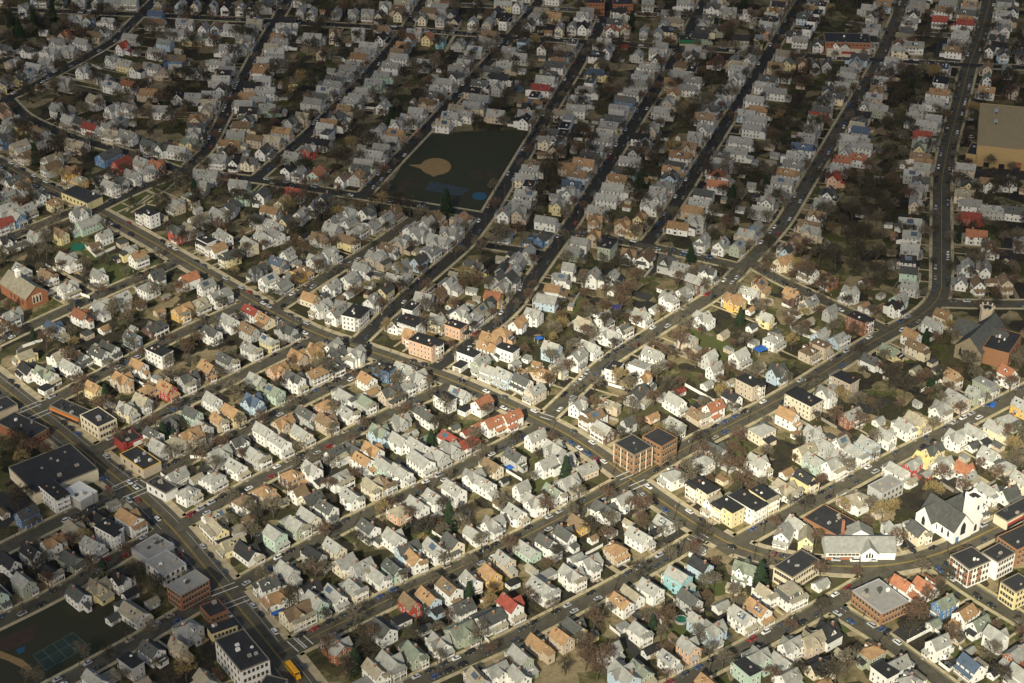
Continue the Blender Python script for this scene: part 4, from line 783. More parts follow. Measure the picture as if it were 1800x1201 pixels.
m = MB(); m.box(22, -2.5, 0, 27, -.02, 5.0, 'brick'); m.box(22.4, -2.56, 0, 26.6, -2.5, 3.0, 'glass'); m.build('entrance', rt)
for x, y in ((10, 38), (10, 55)):
    m = MB(); m.box(x-1.2, y-2, 13.56, x+1.2, y+2, 14.9, 'metal'); m.box(x-.8, y-3.4, 13.56, x+.8, y-2.01, 14.3, 'roof_d'); m.build('roof_unit', rt)
flat('store_annex', 'small tan annex against the left side of the huge tan store', 'store', 'the tan annex', (1697,249), (1698,270), (1716,273), 8, 'wall_mall', 'roof_membrane', 1, 0, 0, 'wall_mall', 1)
rt, a, b = flat('shop_block', 'long red brick shop building with red and white storefront signs, far right', 'shop', 'the far red brick shops', (1464,58), (1451,74), (1531,76), 8.5, 'brick', 'roof_membrane', 2, 12, 0, 'brick_trim', 4)
m = MB(); m.box(1, -6, 0, a-1, -.02, 4.0, 'wall_c', None, True); m.build('storefront', rt)
m = MB(); m.box(a*.35, -6.3, 2.6, a*.65, -6.02, 4.3, 'sign_red', None, True); m.build('sign', rt)
for x0, x1 in ((.1,.33),(.68,.9)):
    m = MB(); m.box(a*x0, -6.2, 2.6, a*x1, -6.02, 3.9, 'sign_white', None, True); m.build('sign', rt)
rt, a, b = flat('shop_block', 'low far shop with a bright green fascia and black roof', 'shop', 'the green-fronted shop', (1206,62), (1195,71), (1232,71), 4.2, 'wall_t', 'roof_membrane', 1, 0, 0, 'sign_green', 1)
m = MB(); m.box(0, -.4, 1.8, a, -.1, 4.0, 'sign_green', None, True); m.build('sign', rt)
for q in (((1033,-6),(1030,6),(1063,6)), ((1081,-4),(1078,8),(1113,8))):
    flat('apartment_block', 'dark brick apartment block with pale windows at the top edge, ' + ('left of its pair' if q[1][0] < 1050 else 'right of its pair'), 'apartment block', 'the far brick block on the ' + ('left' if q[1][0] < 1050 else 'right'), *q, 10, 'brick', 'roof_membrane', 3, 6, 0, 'brick', 1)
flat('yellow_shop', 'small yellow shop with dark roof at the top of the diagonal park strip', 'shop', 'the yellow-walled shop', (123,331), (153,357), (180,345), 5, 'wall_y', 'roof_membrane', 1, 0, 7, 'roof_d', 1)

def pointed(m, x, y, z0, w_, h_, nx, ny, mk='glass'):
    """pointed church window standing just off a wall with normal (nx, ny)"""
    tx, ty = -ny, nx; o = .06
    pts = [(-w_/2, z0), (w_/2, z0), (w_/2, z0 + h_*.62), (w_*.28, z0 + h_*.85), (0, z0 + h_), (-w_*.28, z0 + h_*.85), (-w_/2, z0 + h_*.62)]
    m.add([(x + tx*a + nx*o, y + ty*a + ny*o, z) for a, z in pts], [tuple(range(7))], mk)
def roofpair(m, x0, x1, y0, y1, z0, z1, rk, axis='y', ov=.45, pt=.25):
    """gable roof over a rectangle, ridge along axis"""
    for s in (-1, 1):
        if axis == 'y':
            xm = (x0+x1)/2; hw = (x1-x0)/2; sl = (z1-z0)/hw
            a = [(xm + s*(hw+ov), y0-ov, z0 - sl*ov), (xm + s*(hw+ov), y1+ov, z0 - sl*ov), (xm, y1+ov, z1), (xm, y0-ov, z1)]
        else:
            ym = (y0+y1)/2; hw = (y1-y0)/2; sl = (z1-z0)/hw
            a = [(x1+ov, ym + s*(hw+ov), z0 - sl*ov), (x0-ov, ym + s*(hw+ov), z0 - sl*ov), (x0-ov, ym, z1), (x1+ov, ym, z1)]
        v = a + [(x, y, z+pt) for x, y, z in a]; f = [(4,5,6,7),(0,1,5,4),(1,2,6,5),(3,0,4,7),(3,2,1,0)]
        if s < 0: f = [tuple(reversed(q)) for q in f]
        m.add(v, f, rk)
def gwalls(m, x0, x1, y0, y1, z0, z1, wk, axis='y'):
    if axis == 'y':
        xm = (x0+x1)/2
        v = [(x0,y0,0),(x1,y0,0),(x1,y1,0),(x0,y1,0),(x0,y0,z0),(x1,y0,z0),(x1,y1,z0),(x0,y1,z0),(xm,y0,z1),(xm,y1,z1)]
        m.add(v, [(0,1,5,8,4),(1,2,6,5),(2,3,7,9,6),(3,0,4,7)], wk)
    else:
        ym = (y0+y1)/2
        v = [(x0,y0,0),(x1,y0,0),(x1,y1,0),(x0,y1,0),(x0,y0,z0),(x1,y0,z0),(x1,y1,z0),(x0,y1,z0),(x0,ym,z1),(x1,ym,z1)]
        m.add(v, [(0,1,5,4),(1,2,6,9,5),(2,3,7,6),(3,0,4,8,7)], wk)
def church(name, label, short, B, Cc, A, white=True):
    b0, c0, a0 = at(*B), at(*Cc), at(*A); u = (c0 - b0).normalized(); root = empty(name, b0, math.atan2(u.y, u.x)); tag(root, label, 'church')
    LAND.append((short, (B[0]+A[0])/2 + 15, (B[1]+A[1])/2 - 15, root)); return root, (a0 - b0).length
# white church with the square tower
rt, Ln = church('church', 'white church with square tower, pointed windows and big dark grey roof', 'the white church', (1674,957), (1703,943), (1615,918))
m = MB(); gwalls(m, 0, 11, 0, Ln, 6.6, 13.2, 'wall_w'); gwalls(m, -3.4, 5.2, Ln-9.5, Ln-.5, 6.6, 12.4, 'wall_w', 'x'); gwalls(m, 5.8, 17, 8.5, 17.5, 6.4, 12.0, 'wall_w', 'x'); m.build('walls', rt)
m = MB(); roofpair(m, 0, 11, 0, Ln, 6.6, 13.2, 'roof_d'); roofpair(m, -3.4, 5.2, Ln-9.5, Ln-.5, 6.6, 12.4, 'roof_d', 'x'); roofpair(m, 5.8, 17, 8.5, 17.5, 6.4, 12.0, 'roof_d', 'x'); m.build('roof', rt)
m = MB(); m.box(11.03, .4, 0, 16.6, 6.0, 17.5, 'wall_w')
t = MB()
for x in (11.0, 15.7):
    for y in (.35, 5.1): t.box(x, y, 17.5, x+.95, y+.95, 19.3, 'trim'); 
for q in ((11.95,.35,15.7,.75),(11.95,5.65,15.7,6.05),(11.0,1.3,11.4,5.1),(16.25,1.3,16.65,5.1)): t.box(q[0], q[1], 17.5, q[2], q[3], 18.5, 'trim')
tw = m.build('tower', rt); t.build('battlement', tw)
m = MB(); m.box(11.4, .75, 17.52, 16.2, 5.6, 17.6, 'roof_k'); m.build('tower_roof', tw)
for wnd in ((5.5,0,3.0,3.0,6.5,0,-1),(0,3,2.2,1.1,3.2,-1,0),(0,6.5,2.2,1.1,3.2,-1,0),(0,10,2.2,1.1,3.2,-1,0),(-3.4,Ln-5,3,1.9,4.6,-1,0),(13.8,.4,1.2,1.7,3.8,0,-1),(13.8,.4,12.2,1.2,2.6,0,-1),(16.6,3.2,12.2,1.2,2.6,1,0),(16.6,3.2,5,1.2,3,1,0)):
    m = MB(); pointed(m, wnd[0], wnd[1], wnd[2], wnd[3], wnd[4], wnd[5], wnd[6]); m.build('pointed_window', rt)
m = MB(); m.box(1.5, -.08, 0, 3.4, -.02, 2.8, 'wall_u'); m.build('door', rt)
BLOCKS.append((rt.location.copy(), rt.rotation_euler.z, 17, Ln))
# brick church at the left
rt, Ln = church('church', 'old brown brick church with tan roof and small white cupola at the left', 'the old brick church', (48,545), (86,530), (8,513))
m = MB(); gwalls(m, 0, 13, 0, Ln, 6.2, 11.4, 'brick'); m.build('walls', rt)
m = MB(); roofpair(m, 0, 13, 0, Ln, 6.2, 11.4, 'roof_t'); m.build('roof', rt)
m = MB(); m.box(5.4, Ln*.62, 10.2, 7.6, Ln*.62+2.2, 14.2, 'trim'); m.add([(5.1,Ln*.62-.3,14.2),(7.9,Ln*.62-.3,14.2),(7.9,Ln*.62+2.5,14.2),(5.1,Ln*.62+2.5,14.2),(6.5,Ln*.62+1.1,16)], [(0,1,4),(1,2,4),(2,3,4),(3,0,4)], 'trim'); m.build('cupola', rt)
for x in (4.6, 6.5, 8.4):
    m = MB(); m.add([(x-.85,-.03,1.9),(x+.85,-.03,1.9),(x+.85,-.03,6.9),(x-.85,-.03,6.9)], [(0,1,2,3)], 'brick_trim'); pointed(m, x, -.02, 2.2, 1.0, 4.4, 0, -1); m.build('pointed_window', rt)
for y in (3.5, 7.5, 11.5, 15):
    m = MB(); pointed(m, 0, y, 1.8, 1.0, 3.2, -1, 0); m.build('pointed_window', rt)
BLOCKS.append((rt.location.copy(), rt.rotation_euler.z, 13, Ln))
# dark stone church
rt, Ln = church('church', 'large dark stone church with steep slate roof and pale stone tower', 'the stone church', (1676,628), (1712,640), (1722,565))
m = MB(); gwalls(m, 0, 14, 0, 30, 7, 14, 'stone'); gwalls(m, -7, 6, 12, 24, 6.6, 12, 'stone', 'x'); gwalls(m, 8, 19, 14, 24, 6.6, 12, 'stone', 'x'); m.build('walls', rt)
m = MB(); roofpair(m, 0, 14, 0, 30, 7, 14, 'roof_d'); roofpair(m, -7, 6, 12, 24, 6.6, 12, 'roof_d', 'x'); roofpair(m, 8, 19, 14, 24, 6.6, 12, 'roof_d', 'x'); m.build('roof', rt)
for x in (3, 7, 11):
    m = MB(); pointed(m, x, 0, 2.5, 1.2, 4.5, 0, -1); m.build('pointed_window', rt)
M3 = Matrix.Translation((2, 31.5, 0)); m = MB(); pr = [(math.cos(a*math.pi/4+.39)*3.4, math.sin(a*math.pi/4+.39)*3.4) for a in range(8)]
m.add([(x, y, 0) for x, y in pr] + [(x, y, 15) for x, y in pr], [(i, (i+1) % 8, (i+1) % 8 + 8, i+8) for i in range(8)] + [tuple(range(8, 16))], 'wall_t', M3); tw = m.build('tower', rt)
m = MB()
for x, y in pr: m.box(x-.35, y-.35, 15, x+.35, y+.35, 16.2, 'brick_trim', M3)
m.build('battlement', tw); m = MB(); m.add([(x*.7, y*.7, 15.05) for x, y in pr] + [(0, 0, 16)], [(i, (i+1) % 8, 8) for i in range(8)], 'roof_k', M3); m.build('tower_roof', tw)
BLOCKS.append((rt.location.copy(), rt.rotation_euler.z, 16, 34))
# long hall with one gable
b0 = at(1451, 984); rt = empty('hall', b0, 0.0); tag(rt, 'long low hall with grey roof, white walls and one front gable', 'hall'); LAND.append(('the long grey-roofed hall', 1512, 962, rt))
c0 = at(1573, 984); ln = c0.x - b0.x
m = MB(); gwalls(m, 0, ln, 0, 12, 3.9, 7.6, 'wall_w', 'x'); gwalls(m, ln*.5, ln*.74, -1.3, 5, 4.0, 7.3, 'wall_w'); gwalls(m, ln*.35, ln*.75, 11.0, 17, 3.8, 7.5, 'wall_w'); m.build('walls', rt)
m = MB(); roofpair(m, 0, ln, 0, 12, 3.9, 7.6, 'roof_g', 'x'); roofpair(m, ln*.5, ln*.74, -1.3, 5, 4.0, 7.3, 'roof_g'); roofpair(m, ln*.35, ln*.75, 11.0, 17, 3.8, 7.5, 'roof_g'); m.build('roof', rt)
m = MB(); m.box(.1, -.12, 0, ln*.48, -.01, 1.5, 'brick'); m.build('brick_base', rt)
for x in (.58, .62, .66):
    m = MB(); pointed(m, ln*x, -1.3, 1.8, .8, 2.4 if x != .62 else 3.2, 0, -1); m.build('pointed_window', rt)
m = MB(); m.box(ln*.28, 13, 0, ln*.28+1.3, 14.3, 10.5, 'chimney'); m.build('chimney', rt)
wins(rt, (1, 0), (ln*.48, 0), (0, -1), (2.6,), 8, 1.3, .9)
BLOCKS.append((b0, 0.0, ln, 17))
def in_block(p, m_=1.0):
    for F, yaw, a, b in BLOCKS:
        dx, dy = p[0]-F.x, p[1]-F.y; c, s = math.cos(yaw), math.sin(yaw); x, y = dx*c + dy*s, -dx*s + dy*c
        if -m_ < x < a + m_ and -m_ < y < b + m_: return True
    return False
# ------------------------------------------------------------------ trees
mat('bark', (.085,.070,.055), 0.95, 0.15)
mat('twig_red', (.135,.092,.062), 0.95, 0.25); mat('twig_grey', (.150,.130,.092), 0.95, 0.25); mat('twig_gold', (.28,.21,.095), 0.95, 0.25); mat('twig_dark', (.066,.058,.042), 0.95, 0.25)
mat('needle', (.020,.038,.018), 0.9, 0.35)
def tube(m, a, b, r0, r1, mk, n=4):
    d = (b - a); L = d.length
    if L < 1e-4: return
    d /= L; u = d.orthogonal().normalized(); v = d.cross(u); vs = []
    for p, r in ((a, r0), (b, r1)):
        for i in range(n):
            t = 2*math.pi*i/n; q = p + (u*math.cos(t) + v*math.sin(t))*r; vs.append(q)
    m.add(vs, [(i, (i+1) % n, n + (i+1) % n, n + i) for i in range(n)], mk)
def bare_tree(seed, mk, H=10.0):
    r = random.Random(seed); tr, cr = MB(), MB()
    def grow(p, d, L, rad, lev):
        bend = Vector((r.uniform(-1,1), r.uniform(-1,1), r.uniform(-.2,.8))) * .16
        q = p + d*L*.5; e = q + (d + bend).normalized()*L*.5
        m = tr if lev < 2 else cr
        if lev < 4:
            tube(m, p, q, rad, rad*.82, 'bark' if lev < 2 else mk, 5 if lev == 0 else 3); tube(m, q, e, rad*.82, rad*.6, 'bark' if lev < 2 else mk, 5 if lev == 0 else 3)
        else:
            u = d.orthogonal().normalized(); u.rotate(Matrix.Rotation(r.uniform(0, 6.28), 3, d)); w_ = .076
            cr.add([p - u*w_, p + u*w_, e], [(0,1,2)], mk)
            return
        k = {0: 6, 1: 5, 2: 5, 3: 6}[lev]
        for i in range(k):
            t = r.uniform(.45, 1) if lev else r.uniform(.55, 1)
            s = p.lerp(q, t*2) if t < .5 else q.lerp(e, t*2 - 1)
            ax = d.orthogonal().normalized(); ax.rotate(Matrix.Rotation(i*2.4 + r.uniform(-.5,.5), 3, d))
            nd = d.copy(); nd.rotate(Matrix.Rotation(r.uniform(.42, .95), 3, ax)); nd.z += .12; nd.normalize()
            grow(s, nd, L*r.uniform(.55, .78), rad*.5, lev + 1)
    grow(Vector((0,0,0)), Vector((r.uniform(-.05,.05), r.uniform(-.05,.05), 1)).normalized(), H*.42, H*.024, 0)
    return tr, cr
def ever_tree(seed, H=11.0):
    r = random.Random(seed); tr, cr = MB(), MB(); tube(tr, Vector((0,0,0)), Vector((0,0,H*.9)), .22, .05, 'bark', 6)
    for i in range(900):
        t = r.random()**.8; z = H*(.08 + .92*t); R = (1 - t)*H*.27 + .15; a = r.uniform(0, 6.28); rr = R*r.uniform(.45, 1.08)
        p = Vector((math.cos(a)*rr, math.sin(a)*rr, z - rr*.25)); o = Vector((math.cos(a), math.sin(a), -.35))
        u = Vector((-math.sin(a), math.cos(a), r.uniform(-.4,.4)))*r.uniform(.2,.45); l = o*r.uniform(.4,.8)
        cr.add([p - u - l*.3, p + u - l*.3, p + l + u*.2, p + l - u*.3], [(0,1,2,3)], 'needle')
    return tr, cr
VAR = []
for i in range(3):
    for mk in ('twig_red', 'twig_grey', 'twig_dark', 'twig_gold'):
        t, c = bare_tree(40 + i*7 + len(mk), mk); VAR.append((mk, t, c, t.mesh('trunk'), c.mesh('crown')))
EV = []
for i in range(2):
    t, c = ever_tree(90 + i); EV.append(('needle', t, c, t.mesh('trunk'), c.mesh('crown')))
TWORD = {'twig_red': 'bare reddish brown', 'twig_grey': 'bare greyish', 'twig_dark': 'bare dark', 'twig_gold': 'bare golden twigged', 'needle': 'dark evergreen'}
TREES = []          # (pos, scale, variant, yaw)
rt_ = random.Random(5); TG = defaultdict(list)
def tree_at(p, s, v):
    s *= 1.22
    TREES.append((p, s, v, rt_.uniform(0, 6.28))); TG[(int(p.x//12), int(p.y//12))].append(p)
def pick(mk): return rt_.choice([v for v in VAR + EV if v[0] == mk])
# trees one can point to (pixel of the crown's middle, size, kind)
for x, y, s, k in ((1130,895,1.15,'twig_red'),(1075,915,.95,'twig_grey'),(1552,900,1.0,'twig_gold'),(995,830,.95,'needle'),(1337,1015,1.0,'needle'),(62,275,1.05,'needle'),(720,905,.8,'twig_red'),(1195,600,1.2,'twig_red'),(1590,685,1.5,'twig_dark'),(1620,670,1.3,'twig_red'),
        (1565,665,1.3,'twig_dark'),(1085,665,1.0,'twig_gold'),(1045,675,.9,'twig_grey'),(880,410,1.2,'twig_grey'),(845,437,1.1,'twig_grey'),(1278,822,1.0,'twig_red'),(1260,812,.9,'twig_grey'),(1305,845,1.0,'twig_red'),(1320,865,.8,'twig_red'),(410,690,1.1,'twig_grey'),(570,650,1.0,'twig_grey'),(785,715,.9,'twig_grey'),(780,745,.95,'twig_dark'),(765,750,.9,'twig_dark'),(685,890,.8,'twig_red'),
        (748,930,1.0,'twig_dark'),(790,915,1.0,'needle'),(820,905,.9,'twig_dark'),(770,920,.9,'twig_red'),(1060,1155,1.2,'twig_red'),(1030,1160,1.1,'twig_red'),(1050,1178,1.0,'twig_red'),(1420,480,1.3,'twig_red'),(1400,470,1.0,'twig_gold'),(1440,450,1.3,'twig_dark'),(1470,455,1.3,'twig_dark'),(1500,470,1.2,'twig_dark'),(1450,500,1.0,'twig_dark'),(1090,520,1.1,'twig_red'),(1060,540,1.0,'twig_red'),(1030,520,.9,'twig_red'),(1110,510,1.0,'twig_red'),
        (80,835,1.0,'twig_dark'),(45,868,.9,'twig_dark'),(30,880,.9,'twig_dark'),(575,1140,1.0,'twig_red'),(625,1165,1.0,'needle'),(612,1180,1.0,'twig_dark'),(640,1150,1.0,'twig_dark'),(1470,1180,1.1,'twig_grey'),(1490,1165,1.0,'twig_grey'),(1455,1190,1.0,'twig_dark'),(1618,1075,1.0,'twig_red'),(1605,1090,.9,'twig_red'),(1545,720,.9,'twig_dark'),(1480,1000,.5,'needle'),(980,655,.8,'twig_grey'),(1155,655,1.0,'twig_grey'),(1175,690,1.0,'twig_dark'),(1150,700,1.0,'twig_red'),
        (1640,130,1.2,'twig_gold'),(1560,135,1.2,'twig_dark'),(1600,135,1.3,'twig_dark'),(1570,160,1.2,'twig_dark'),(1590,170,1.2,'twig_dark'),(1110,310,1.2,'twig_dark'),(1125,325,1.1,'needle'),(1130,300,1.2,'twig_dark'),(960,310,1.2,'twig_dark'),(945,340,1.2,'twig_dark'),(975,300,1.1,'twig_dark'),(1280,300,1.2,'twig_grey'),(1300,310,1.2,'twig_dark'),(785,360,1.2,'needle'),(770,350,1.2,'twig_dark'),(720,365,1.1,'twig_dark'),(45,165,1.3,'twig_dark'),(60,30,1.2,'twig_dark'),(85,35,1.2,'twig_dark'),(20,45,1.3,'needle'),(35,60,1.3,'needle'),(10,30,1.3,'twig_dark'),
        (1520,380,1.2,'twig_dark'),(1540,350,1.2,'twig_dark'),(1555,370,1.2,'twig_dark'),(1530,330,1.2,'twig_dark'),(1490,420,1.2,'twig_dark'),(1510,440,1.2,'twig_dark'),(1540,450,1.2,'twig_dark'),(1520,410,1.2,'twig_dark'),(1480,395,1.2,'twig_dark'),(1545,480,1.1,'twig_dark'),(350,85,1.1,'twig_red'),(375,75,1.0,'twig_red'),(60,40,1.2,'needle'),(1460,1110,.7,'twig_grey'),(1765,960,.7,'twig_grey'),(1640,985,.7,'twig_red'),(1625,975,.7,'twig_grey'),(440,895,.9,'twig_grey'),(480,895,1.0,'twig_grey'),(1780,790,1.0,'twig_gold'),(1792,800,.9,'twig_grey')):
    p = at(x, y, 5*s); p.z = 0
    if not on_road(p, -1, .3) and not in_block(p, .5): tree_at(p, s, pick(k))
HG = defaultdict(list)
for h in HOUSES: HG[(int(h.pos.x // 20), int(h.pos.y // 20))].append(h)
def clear_of_houses(p, m_):
    gx, gy = int(p.x // 20), int(p.y // 20)
    for i in (gx-1, gx, gx+1):
        for j in (gy-1, gy, gy+1):
            for h in HG.get((i, j), ()):
                d = h.pos - p; L = d.length
                if L < 14 and L < halfdim(h, d / max(L, .01)) + m_: return False
    return True
# street trees on the verges
for si, (nm, hw, pv, pts) in enumerate(STR):
    if nm == 'avenue': continue
    for sg in (-1, 1):
        sp = side_pts(pts, sg*(hw + .5)); acc = rt_.uniform(0, 20)
        for i in range(1, len(sp)):
            acc += (sp[i] - sp[i-1]).length
            if acc < 15: continue
            acc = 0; q = to_px(sp[i])
            if rt_.random() < .45 or not (-10 < q[0] < 1810 and -20 < q[1] < 1210) or on_road(sp[i], si, 1): continue
            tree_at(sp[i].copy(), rt_.uniform(.5, .95), pick(rt_.choice(('twig_grey', 'twig_grey', 'twig_dark', 'twig_red'))))
n = 0; tries = 0
park = [P('742,236 948,226 868,352 850,372 740,360 672,345'), P('-40,1105 150,1042 262,1085 300,1095 90,1201 -40,1240')]
def in_poly(q, pl):
    c = False
    for i in range(len(pl)):
        (x1, y1), (x2, y2) = pl[i], pl[i-1]
        if (y1 > q[1]) != (y2 > q[1]) and q[0] < (x2-x1)*(q[1]-y1)/(y2-y1) + x1: c = not c
    return c
while n < 1300 and tries < 60000:
    tries += 1
    x = rt_.uniform(-20, 1820); y = -30 + 1240 * rt_.random()**1.0
    p = at(x, y, 0)
    if rt_.random() > min(1, (p.y / 1100)**2 * 1.0): continue          # same density per hectare
    if in_poly((x, y), park[0]) or in_poly((x, y), park[1]): continue
    if in_block(p, 2) or not clear_of_houses(p, .8): continue
    ns = nearest_street(p, 1)
    if ns and ns[0] < (ns[4][3] + 1.6): continue
    if ns and ns[0] < 9 and rt_.random() < .5: continue
    if any((q - p).length < 3.8 for i in (-1,0,1) for j in (-1,0,1) for q in TG.get((int(p.x//12)+i, int(p.y//12)+j), ())): continue
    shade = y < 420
    k = rt_.choices(['twig_red','twig_grey','twig_dark','twig_gold','needle'], [2.6 - 1.2*shade, 3.4 - shade, 2 + 5*shade, .5 - .3*shade, .16])[0]  # far shaded yards draw mostly dark twigs, deepening the shade by colour
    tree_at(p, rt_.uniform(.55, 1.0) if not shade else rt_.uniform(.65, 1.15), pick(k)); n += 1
TREES.sort(key=lambda t: t[0].y)
TOBJ = []; fm = MB()
for i, (p, s, v, yaw) in enumerate(TREES):
    if i < 300:
        root = empty('tree', p, yaw); root.scale = (s, s, s*rt_.uniform(.9, 1.1))
        link('trunk', v[3], root); link('crown', v[4], root); TOBJ.append((root, v[0], p, s))
    else:
        Mx = Matrix.Translation(p) @ Matrix.Rotation(yaw, 4, 'Z') @ Matrix.Scale(s, 4); fm.merge(v[1], Mx); fm.merge(v[2], Mx)
tag(fm.build('trees'), 'bare dark trees filling the yards between the far shaded rows of houses', 'trees', kind='stuff')

# ------------------------------------------------------------------ cars
CC = {'white': (.72,.72,.70), 'silver': (.42,.43,.44), 'black': (.018,.018,.02), 'dark grey': (.07,.075,.08), 'red': (.30,.03,.03), 'blue': (.05,.09,.20), 'tan': (.33,.28,.20)}
for k, c in CC.items(): mat('paint_' + k, c, 0.28, 0.0, spec=0.6)
mat('rubber', (.02,.02,.02), 0.9); mat('bus_yellow', (.75,.36,.02), 0.4, 0.0); mat('lamp_red', (.3,.02,.02), 0.4)
def car_parts(pk, van=False):
    b, g, wh = MB(), MB(), []
    if not van:
        sec = [(-2.2,.45,.82),(-2.1,.3,.9),(-1.4,.28,.95),(.9,.28,.95),(2.0,.32,.82),(2.25,.42,.7)]
        roof = (1.42, -1.35, .35, -1.9, 1.05)
    else:
        sec = [(-2.3,.45,1.0),(-2.25,.3,1.1),(-1.4,.28,1.1),(1.2,.28,1.1),(2.1,.32,.95),(2.35,.42,.8)]
        roof = (1.85, -2.0, .6, -2.25, 1.35)
    W_ = .88; vs = []; fs = []
    for x, z0, z1 in sec: vs += [(x,-W_,z0),(x,W_,z0),(x,W_,z1*.8),(x,W_*.93,z1),(x,-W_*.93,z1),(x,-W_,z1*.8)]
    for i in range(len(sec) - 1):
        for j in range(6): fs.append((i*6+j, i*6+(j+1) % 6, i*6+6+(j+1) % 6, i*6+6+j))
    fs += [tuple(reversed(range(6))), tuple(range(len(vs)-6, len(vs)))]
    b.add(vs, [tuple(reversed(f)) for f in fs], pk)
    zt, xa, xb, xc, xd = roof; zb = sec[2][2]
    v = [(xc,-.8,zb),(xd,-.8,zb),(xd,.8,zb),(xc,.8,zb),(xa,-.62,zt),(xb,-.62,zt),(xb,.62,zt),(xa,.62,zt)]
    g.add(v, [(0,1,5,4),(1,2,6,5),(2,3,7,6),(3,0,4,7)], 'glass'); b.add([(x, y, z + .02) for x, y, z in v[4:]], [(0,1,2,3)], pk)
    b.add([(xa,-.66,zt-.01),(xb,-.66,zt-.01),(xb,.66,zt-.01),(xa,.66,zt-.01)], [(0,1,2,3)], pk)
    return b, g
wm = MB()
for k in range(10):
    a0, a1 = k*math.pi/5, (k+1)*math.pi/5; c0, s0, c1, s1 = math.cos(a0)*.33, math.sin(a0)*.33, math.cos(a1)*.33, math.sin(a1)*.33
    wm.add([(c0,-.1,s0),(c1,-.1,s1),(c1,.1,s1),(c0,.1,s0)], [(0,1,2,3)], 'rubber'); wm.add([(0,-.1,0),(c0,-.1,s0),(c1,-.1,s1),(0,.1,0),(c0,.1,s0),(c1,.1,s1)], [(0,2,1),(3,4,5)], 'metal')
WHEEL = wm.mesh('wheel'); CARM = {}
for k in CC:
    for van in (0, 1):
        b, g = car_parts('paint_' + k, van); CARM[(k, van)] = (b.mesh('body'), g.mesh('cabin_glass'))
CARS = []; rc = random.Random(21)
def car(p, yaw, k, van, z=.2):
    root = empty('car', (p.x, p.y, z), yaw); root.scale = (.86, .86, .86); bm_, gm_ = CARM[(k, van)]
    link('body', bm_, root); link('windows', gm_, root)
    for x in (-1.35, 1.4):
        for y in (-.8, .8): link('wheel', WHEEL, root, Matrix.Translation((x, y, .33)))
    CARS.append((root, k, van, Vector((p.x, p.y, 0))))
cand = []
for si, (nm, hw, pv, pts) in enumerate(STR):
    for sg in (-1, 1):
        sp = side_pts(pts, sg*(hw - 1.15)); acc = rc.uniform(0, 6)
        for i in range(1, len(sp) - 2):
            d = sp[i+1] - sp[i]; acc += d.length
            if acc < 5.4: continue
            acc = 0
            q = to_px(sp[i])
            if not (-10 < q[0] < 1810 and -10 < q[1] < 1210): continue
            if on_road(sp[i], si, 2.5): continue
            if rc.random() > (.50 if nm == 'avenue' else .42): continue
            cand.append((sp[i].copy(), math.atan2(d.y, d.x) + (math.pi if sg < 0 else 0)))
for x, y in ((182,845),(190,860),(95,904),(450,943),(1047,1110),(1705,1168),(1690,1125),(1710,1175),(1300,810),(1313,655),(1590,962),(1603,970),(1790,210),(1792,235),(1788,245),(1705,212),(1705,230),(1708,243),(930,652),(945,703),(1575,447),(1520,446),(1733,520),(1395,840),(1425,826),(1685,1120),(1668,1170),(1620,1110),(735,1075),(668,1118),(1660,95),(1655,80),(1668,85),(1550,1108),(1560,1112),(905,65),(958,45)):
    p = at(x, y); cand.append((p, rc.choice((.63, 2.2)) if y > 400 else rc.choice((0, 1.57))))
cand.sort(key=lambda c: c[0].y); far_cars = MB(); WH4 = MB()
for p, yaw in cand:
    if in_block(p, .5) or not clear_of_houses(p, .6): continue
    k = rc.choices(list(CC), [2.6, 3.4, 6, 6, 1.0, 2.0, 1.2])[0]; van = rc.random() < .35
    if len(CARS) < 235: car(p, yaw, k, van)
    else:
        b, g = car_parts('paint_' + k, van); Mx = Matrix.Translation((p.x, p.y, .2)) @ Matrix.Rotation(yaw, 4, 'Z') @ Matrix.Scale(.86, 4)
        far_cars.merge(b, Mx); far_cars.merge(g, Mx)
        for x in (-1.35, 1.4):
            for y in (-.8, .8): far_cars.merge(wm, Mx @ Matrix.Translation((x, y, .33)))
tag(far_cars.build('cars'), 'parked cars lining the kerbs of the far shaded streets', 'cars', kind='stuff')
# moving traffic on the avenue and the diagonal road
for x, y, k in ((232,848,'white'),(245,856,'white'),(243,881,'red'),(282,912,'white'),(813,670,'black'),(855,690,'white'),(1062,813,'white'),(1140,858,'white'),(1287,963,'black'),(470,532,'white'),(472,541,'silver'),(1363,975,'red'),(1375,977,'dark grey')):
    p = at(x, y); ns = nearest_street(p, 1); sg = ns[4]; d = sg[1] - sg[0]; side = Vector((d.y, -d.x, 0)).normalized() * 2
    q = Vector((ns[2], ns[3], 0)); s = 1 if (p - q).dot(side) > 0 else -1
    car(q + side*s, math.atan2(d.y, d.x) + (math.pi if s > 0 else 0), k, 0, .21)
